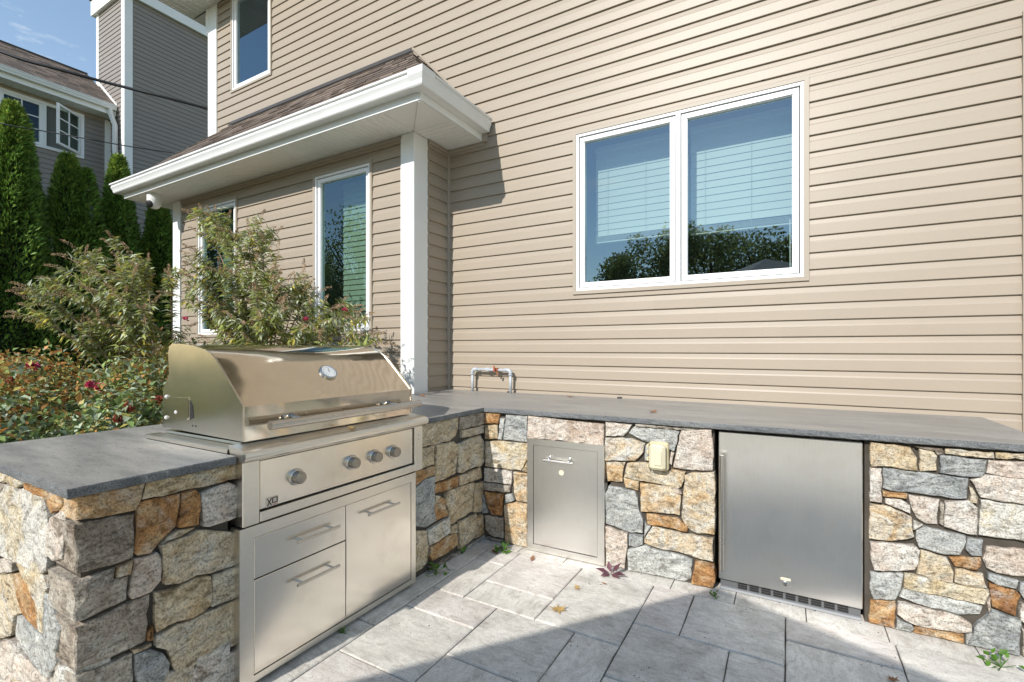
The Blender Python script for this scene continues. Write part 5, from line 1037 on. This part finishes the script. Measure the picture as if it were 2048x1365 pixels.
TB = [(412, 440, 4.4), (385, 430, 4.5), (440, 455, 4.3), (395, 520, 4.2), (470, 480, 4.2), (497, 462, 4.3), (520, 470, 4.3), (553, 512, 4.2), (545, 540, 4.1), (568, 572, 4.1), (510, 560, 4.0), (460, 560, 4.1), (600, 590, 4.1), (420, 580, 4.0), (630, 590, 4.2), (660, 620, 4.1), (690, 632, 4.1), (560, 620, 3.9), (706, 642, 4.0), (733, 668, 3.9), (745, 690, 3.7), (520, 640, 3.8), (640, 650, 3.9), (470, 640, 3.8), (600, 660, 3.8), (440, 620, 4.0), (370, 600, 4.0)]
butterfly_bush('tall butterfly bush with arching brown flower spikes against the dark hedge', (-4.75, 2.15, -.02), [at(*p) for p in TA], 1)
butterfly_bush('wide butterfly bush with a few pink flowers in front of the bay windows', (-3.95, 2.55, -.02), [at(*p) for p in TB], 2, [at(690, 622, 4.05), at(372, 640, 3.8), at(612, 640, 3.9)])

# ---- rose bushes behind the counter
ELL = []
def rose_bush(label, x, y, H, rx, ry, mixw, n):
    t = thing('rose_bush', label, 'shrub', (x, y, -.02), 'rose bushes in the bed'); cz, rz = H * .48, H * .52; ELL.append((x, y, cz, rx, ry, rz, t)); m = MB()
    for _ in range(9):
        a, q = random.random() * 6.28, random.uniform(.3, .8); e = Vector((x + rx * q * math.cos(a), y + ry * q * math.sin(a), H * random.uniform(.7, .95))); m.tube(curve3(Vector((x, y, -.02)), Vector((x + (e.x - x) * .25, y + (e.y - y) * .25, e.z * .6)), e, 6), [.009, .008, .007, .006, .005, .004, .003], 5, False)
    m.build('stems', 'cane', t)
    d = rdir(n, .35); th_ = np.arctan2(d[:, 1], d[:, 0]); lob = 1 + .12 * np.sin(4 * th_ + x * 7) * np.cos(5 * d[:, 2] + y * 3) + .10 * np.sin(9 * th_ + 6 * d[:, 2]); r = (1 - .5 * rng.random(n) ** 1.7) * lob
    C = np.array([x, y, cz]); Pn = C + d * r[:, None] * np.array([rx, ry, rz]); up = unit(d * .5 + np.array([0, 0, .8]) + rng.normal(size=(n, 3)) * .4); D = unit(rng.normal(size=(n, 3)) + d * .5)
    k = rng.random(n); patch = np.sin(Pn[:, 0] * 5.1 + 1) * np.cos(Pn[:, 1] * 4.3) * .12; wv = np.cumsum(mixw); mi = np.searchsorted(wv, np.clip(k + patch, 0, .999) * wv[-1])
    L = rng.uniform(.03, .062, n); V, F = leaves(Pn, D, up, L, L * rng.uniform(.24, .34, n), .25, .2); np_mesh('foliage', V, F, np.repeat(np.clip(mi, 0, 3), 2), ['rose1', 'rose2', 'rose4', 'rose3'], t); return t
rose_bush('leafy green rose bush spilling over the counter corner', -3.45, .62, 1.02, .46, .46, [.5, .33, .12, .05], 9000)
rose_bush('grey green rose bush close behind the countertop beside the grill hood', -3.40, 1.35, 1.03, .42, .48, [.48, .3, .14, .08], 9000)
rose_bush('rose bush with scattered rusty seed heads behind the grill', -3.50, 2.10, 1.10, .45, .45, [.45, .25, .18, .12], 9000)
rose_bush('bronze leaved rose bush with pink blooms in front of the hedge', -4.45, .95, 1.17, .58, .55, [.25, .17, .26, .32], 10000)
rose_bush('mixed green and orange rose bush between the counter and the butterfly bush', -4.35, 1.75, 1.18, .50, .48, [.34, .22, .24, .20], 9000)
rose_bush('orange tinged rose bush in the far part of the bed', -5.65, 1.55, 1.24, .65, .6, [.2, .12, .3, .38], 9000)
rose_bush('tall yellowing rose bush at the foot of the arching butterfly bush', -5.55, 2.55, 1.38, .6, .55, [.3, .17, .33, .2], 9000)
rose_bush('low bronze rose bush at the foot of the hedge', -6.9, 1.7, 1.22, .7, .7, [.2, .12, .28, .4], 8000)
rose_bush('dull green rose bush next to the bay wall', -6.6, 2.75, 1.25, .55, .45, [.45, .2, .25, .1], 6000)
def bloom(px, py, size, mat):
    r = ray(px, py)
    for k in range(400):
        p = EYE + r * (2.6 + k * .012)
        for x, y, z, a, b, c, t in ELL:
            if ((p.x - x) / a) ** 2 + ((p.y - y) / b) ** 2 + ((p.z - z) / c) ** 2 < 1.03:
                n = 34; d = rdir(n, .3) ; q = np.array(p) + d * size * .15; V, F = leaves(q, d, rdir(n), np.full(n, size), np.full(n, size * .5), .5, -.1); np_mesh('bloom', V, F, np.zeros(len(F)), [mat], t); return
for b in ((84, 692, .045, 'petal'), (66, 734, .045, 'petal'), (180, 770, .03, 'petal'), (201, 775, .034, 'petal'), (247, 675, .03, 'petal'), (262, 679, .03, 'petal'), (274, 670, .022, 'petal'), (186, 650, .03, 'petal2'), (306, 665, .026, 'petal2'), (317, 800, .026, 'petal2'), (236, 838, .026, 'petal2'), (254, 815, .035, 'petal2'), (100, 735, .02, 'petal2'), (20, 760, .02, 'petal2')): bloom(*b)

# ---- trees behind the viewer, seen mirrored in the windows
def tree(label, x, y, H, rad, n=12000):
    t = thing('shade_tree', label, 'tree', (x, y, -.05), 'trees across the garden'); 
    def f(m):
        m.tube([(x, y, -.06), (x + .1, y, H * .35), (x, y + .1, H * .75)], [.16, .12, .05], 8)
        for _ in range(6): a = random.random() * 6.28; m.tube([(x, y, H * random.uniform(.3, .5)), (x + rad * .6 * math.cos(a), y + rad * .6 * math.sin(a), H * random.uniform(.6, .85))], [.06, .02], 6)
    P('trunk', 'bark', t, f); PP = []
    for _ in range(22):
        a = random.random() * 6.28; q = random.random() ** .5 * rad * .8; zc = random.uniform(.28, .9) * H; q *= 1 - .55 * abs(zc / H - .5); c = np.array([x + q * math.cos(a), y + q * math.sin(a), zc]); d = rdir(n // 22); PP.append(c + d * (rng.random((len(d), 1)) ** .5) * np.array([rad * .38, rad * .38, H * .13]))
    PP = np.concatenate(PP); L = rng.uniform(.09, .18, len(PP)); V, F = leaves(PP, rdir(len(PP)), rdir(len(PP), .5), L, L * .36, .2, .2); np_mesh('crown', V, F, np.zeros(len(F)), ['treeleaf'], t)
for x, y, H, r_ in ((-2.6, -12.5, 6.2, 2.2), (1.2, -13.5, 5.8, 2.1), (4.6, -12.8, 6.6, 2.3), (8.5, -13, 5.6, 2.3), (-6.5, -13.5, 6.0, 2.3), (-10.5, -12.6, 7.0, 2.4), (-15, -12, 8.6, 2.9), (-20, -11.5, 9.8, 3.2), (-25.5, -12, 9, 3), (-0.8, -14.5, 6.6, 2.4), (3.0, -15, 6.9, 2.5), (6.6, -14.6, 6.4, 2.5), (-4.6, -14.8, 6.7, 2.5), (-12.8, -13.8, 8.2, 2.8), (-17.5, -13, 9.2, 3.0)):
    tree('broad leafy tree growing across the garden', x, y, H, r_)

# ---- patio umbrella behind the viewer, whose shadow lies on the pavers
UZ = 2.30; k_ = UZ / SUNV.z; sh_ = Vector((SUNV.x * k_, SUNV.y * k_)); apex = Vector((-.345, 2.86)) + sh_
UE = 2.4; uA = apex; uL = uA + Vector((math.cos(R(233)), math.sin(R(233)))) * UE; uR = uA + Vector((math.cos(R(337)), math.sin(R(337)))) * UE; uB = uL + uR - uA; uc = (uL + uR) / 2
um = thing('patio_umbrella', 'large grey canvas patio umbrella on a dark pole', 'umbrella', (uc.x, uc.y, 0))
UV = [uA, uR, uB, uL]
def canopy(m):
    top = (uc.x, uc.y, UZ + .62); ring = []
    for i in range(4):
        p, q = UV[i], UV[(i + 1) % 4]
        for j in range(10): t = j / 10; v = p.lerp(q, t); ring.append((v.x, v.y, UZ + .012 * math.sin(math.pi * t)))
    n = len(ring); mid = [((x - uc.x) * .5 + uc.x, (y - uc.y) * .5 + uc.y, UZ + .33) for x, y, z in ring]; m.add(ring + mid + [top], [(i, (i + 1) % n, n + (i + 1) % n, n + i) for i in range(n)] + [(n + i, n + (i + 1) % n, 2 * n) for i in range(n)])
P('canopy', 'umbrella', um, canopy)
P('pole', 'pole', um, lambda m: m.tube([(uc.x, uc.y, 0), (uc.x, uc.y, UZ + .6)], .024, 10)); P('base', 'pole', um, lambda m: m.lathe((uc.x, uc.y, .001), (0, 0, 1), [(.30, 0), (.30, .03), (.08, .07), (.05, .12)], 24))
for v in UV: P('rib', 'pole', um, lambda m: m.tube([(uc.x, uc.y, UZ + .58), ((uc.x + v.x) / 2, (uc.y + v.y) / 2, UZ + .31), (v.x * .98 + uc.x * .02, v.y * .98 + uc.y * .02, UZ - .012)], .009, 6))

# ---- fallen leaves and weeds
def leaf_mesh(kind, size):
    m = MB()
    if kind == 'maple':
        pts = [(0, -.5), (.08, -.12), (.42, -.28), (.30, -.02), (.55, .18), (.24, .16), (.20, .34), (.07, .26), (0, .6), (-.07, .26), (-.2, .34), (-.24, .16), (-.55, .18), (-.3, -.02), (-.42, -.28), (-.08, -.12)]
    else: pts = [(0, -.5), (.14, -.25), (.2, .05), (.1, .35), (0, .55), (-.1, .35), (-.2, .05), (-.14, -.25)]
    vs = [(x * size, y * size, (abs(x) ** 1.3 * .5 + max(0, y) ** 2 * .35) * size + random.uniform(0, .04) * size) for x, y in pts] + [(0, 0, .02 * size)]; n = len(pts); m.add(vs, [(i, (i + 1) % n, n) for i in range(n)]); return m
def fallen(label, kind, size, p, rz, mat):
    o = leaf_mesh(kind, size).build('fallen_leaf', mat, None); o.location = (p.x, p.y, p.z + .002); o.rotation_euler = (random.uniform(-.06, .06), random.uniform(-.06, .06), rz); tag(o, label, 'leaf')
fallen('large yellow brown lobed leaf lying on the sunlit pavers', 'maple', .085, onz(1117, 1223, 0), .6, 'dryleaf'); fallen('small curled yellow leaf on the pavers near the access door', 'maple', .05, onz(1155, 1178, 0), 2.2, 'dryleaf')
fallen('dry brown leaf against the foot of the access door', 'oval', .07, onz(1065, 1119, 0), .3, 'browndry'); fallen('brown shrivelled leaf on the shaded pavers by the inner corner', 'oval', .075, onz(990, 1106, 0), 1.2, 'browndry')
fallen('tiny dark leaf scrap on the pavers below the purple seedling', 'oval', .035, onz(1209, 1169, 0), 1.5, 'browndry')
fallen('crumpled brown leaf on the countertop above the outlet cover', 'maple', .07, onz(1306, 826, HC), 1.0, 'browndry'); fallen('thin brown leaf at the back of the countertop beside the wall', 'maple', .075, onz(1141, 795, HC), .2, 'browndry'); fallen('small tan leaf on the countertop above the fridge', 'oval', .05, onz(1663, 817, HC), 1.9, 'dryleaf')
fallen('small yellow leaf lying on the drip ledge of the grill', 'oval', .06, Vector((-1.80, 1.60, .937)), 1.5, 'dryleaf'); fallen('brown leaf lodged on the countertop beside the grill hood', 'oval', .09, onz(845, 793, HC), 1.2, 'browndry')
fallen('reddish leaf on the pavers in front of the right stone pier', 'maple', .05, onz(1785, 1362, 0), .4, 'browndry')
def weed(label, p, n, size, mat, up=.8, cat='weed'):
    t = thing('weed', label, cat, tuple(p)); q = np.array(p); d = rdir(n, up); d[:, 2] = np.abs(d[:, 2]) * .8 + .05; st = MB()
    for v in d[:min(n, 14)]: st.tube([p, Vector(q + v * size * .8)], .0012, 4, False)
    st.build('stems', 'weed' if mat == 'weed' else mat, t); b = q + d * size * rng.uniform(.35, 1, (n, 1)); L = rng.uniform(.35, .6, n) * size; V, F = leaves(b, unit(d + rng.normal(size=(n, 3)) * .5), unit(np.array([0, 0, 1.0]) + rng.normal(size=(n, 3)) * .4), L, L * .33, .2, .25); np_mesh('leaves', V, F, np.zeros(len(F)), [mat], t)
weed('green weed sprouting at the foot of the grill leg stones', onx(870, 1145, XF + .03).copy().lerp(onz(872, 1148, 0), 1), 24, .065, 'weed')
weed('low spreading weed in the inner corner of the island', onz(1005, 1102, 0), 44, .055, 'weed', .2)
weed('tiny green sprout under the grill leg stones near the inner corner', onz(924, 1108, 0), 10, .045, 'weed'); weed('tuft of weed under the drawer cabinet', Vector((-1.79, 1.535, 0)), 16, .025, 'weed', .2)
weed('green weed at the left foot of the fridge', onz(1428, 1194, 0), 18, .035, 'weed', .5); weed('leafy green seedling at the foot of the right stone pier', onz(2002, 1335, 0), 14, .065, 'weed', .7)
t = thing('purple_seedling', 'purple leaved seedling at the foot of the stones right of the access door', 'seedling', tuple(onz(1222, 1150, 0))); q = np.array(onz(1222, 1150, 0)); ang_ = np.array([-2.6, -1.9, -.9, -.2, .8, 1.9]); d = np.stack([np.cos(ang_), np.sin(ang_) * .5 - .15, [.35, .1, .15, .3, .9, .75]], 1)
V, F = leaves(q + d * .012 + np.array([0, 0, .006]), d, np.tile([0, -.4, 1.0], (6, 1)), np.array([.085, .075, .07, .085, .08, .06]), np.full(6, .017), .2, .05); np_mesh('leaves', V, F, np.zeros(len(F)), ['purple'], t); P('stem', 'purple', t, lambda m: m.tube([tuple(q), tuple(q + np.array([0, 0, .03]))], .0025, 5))
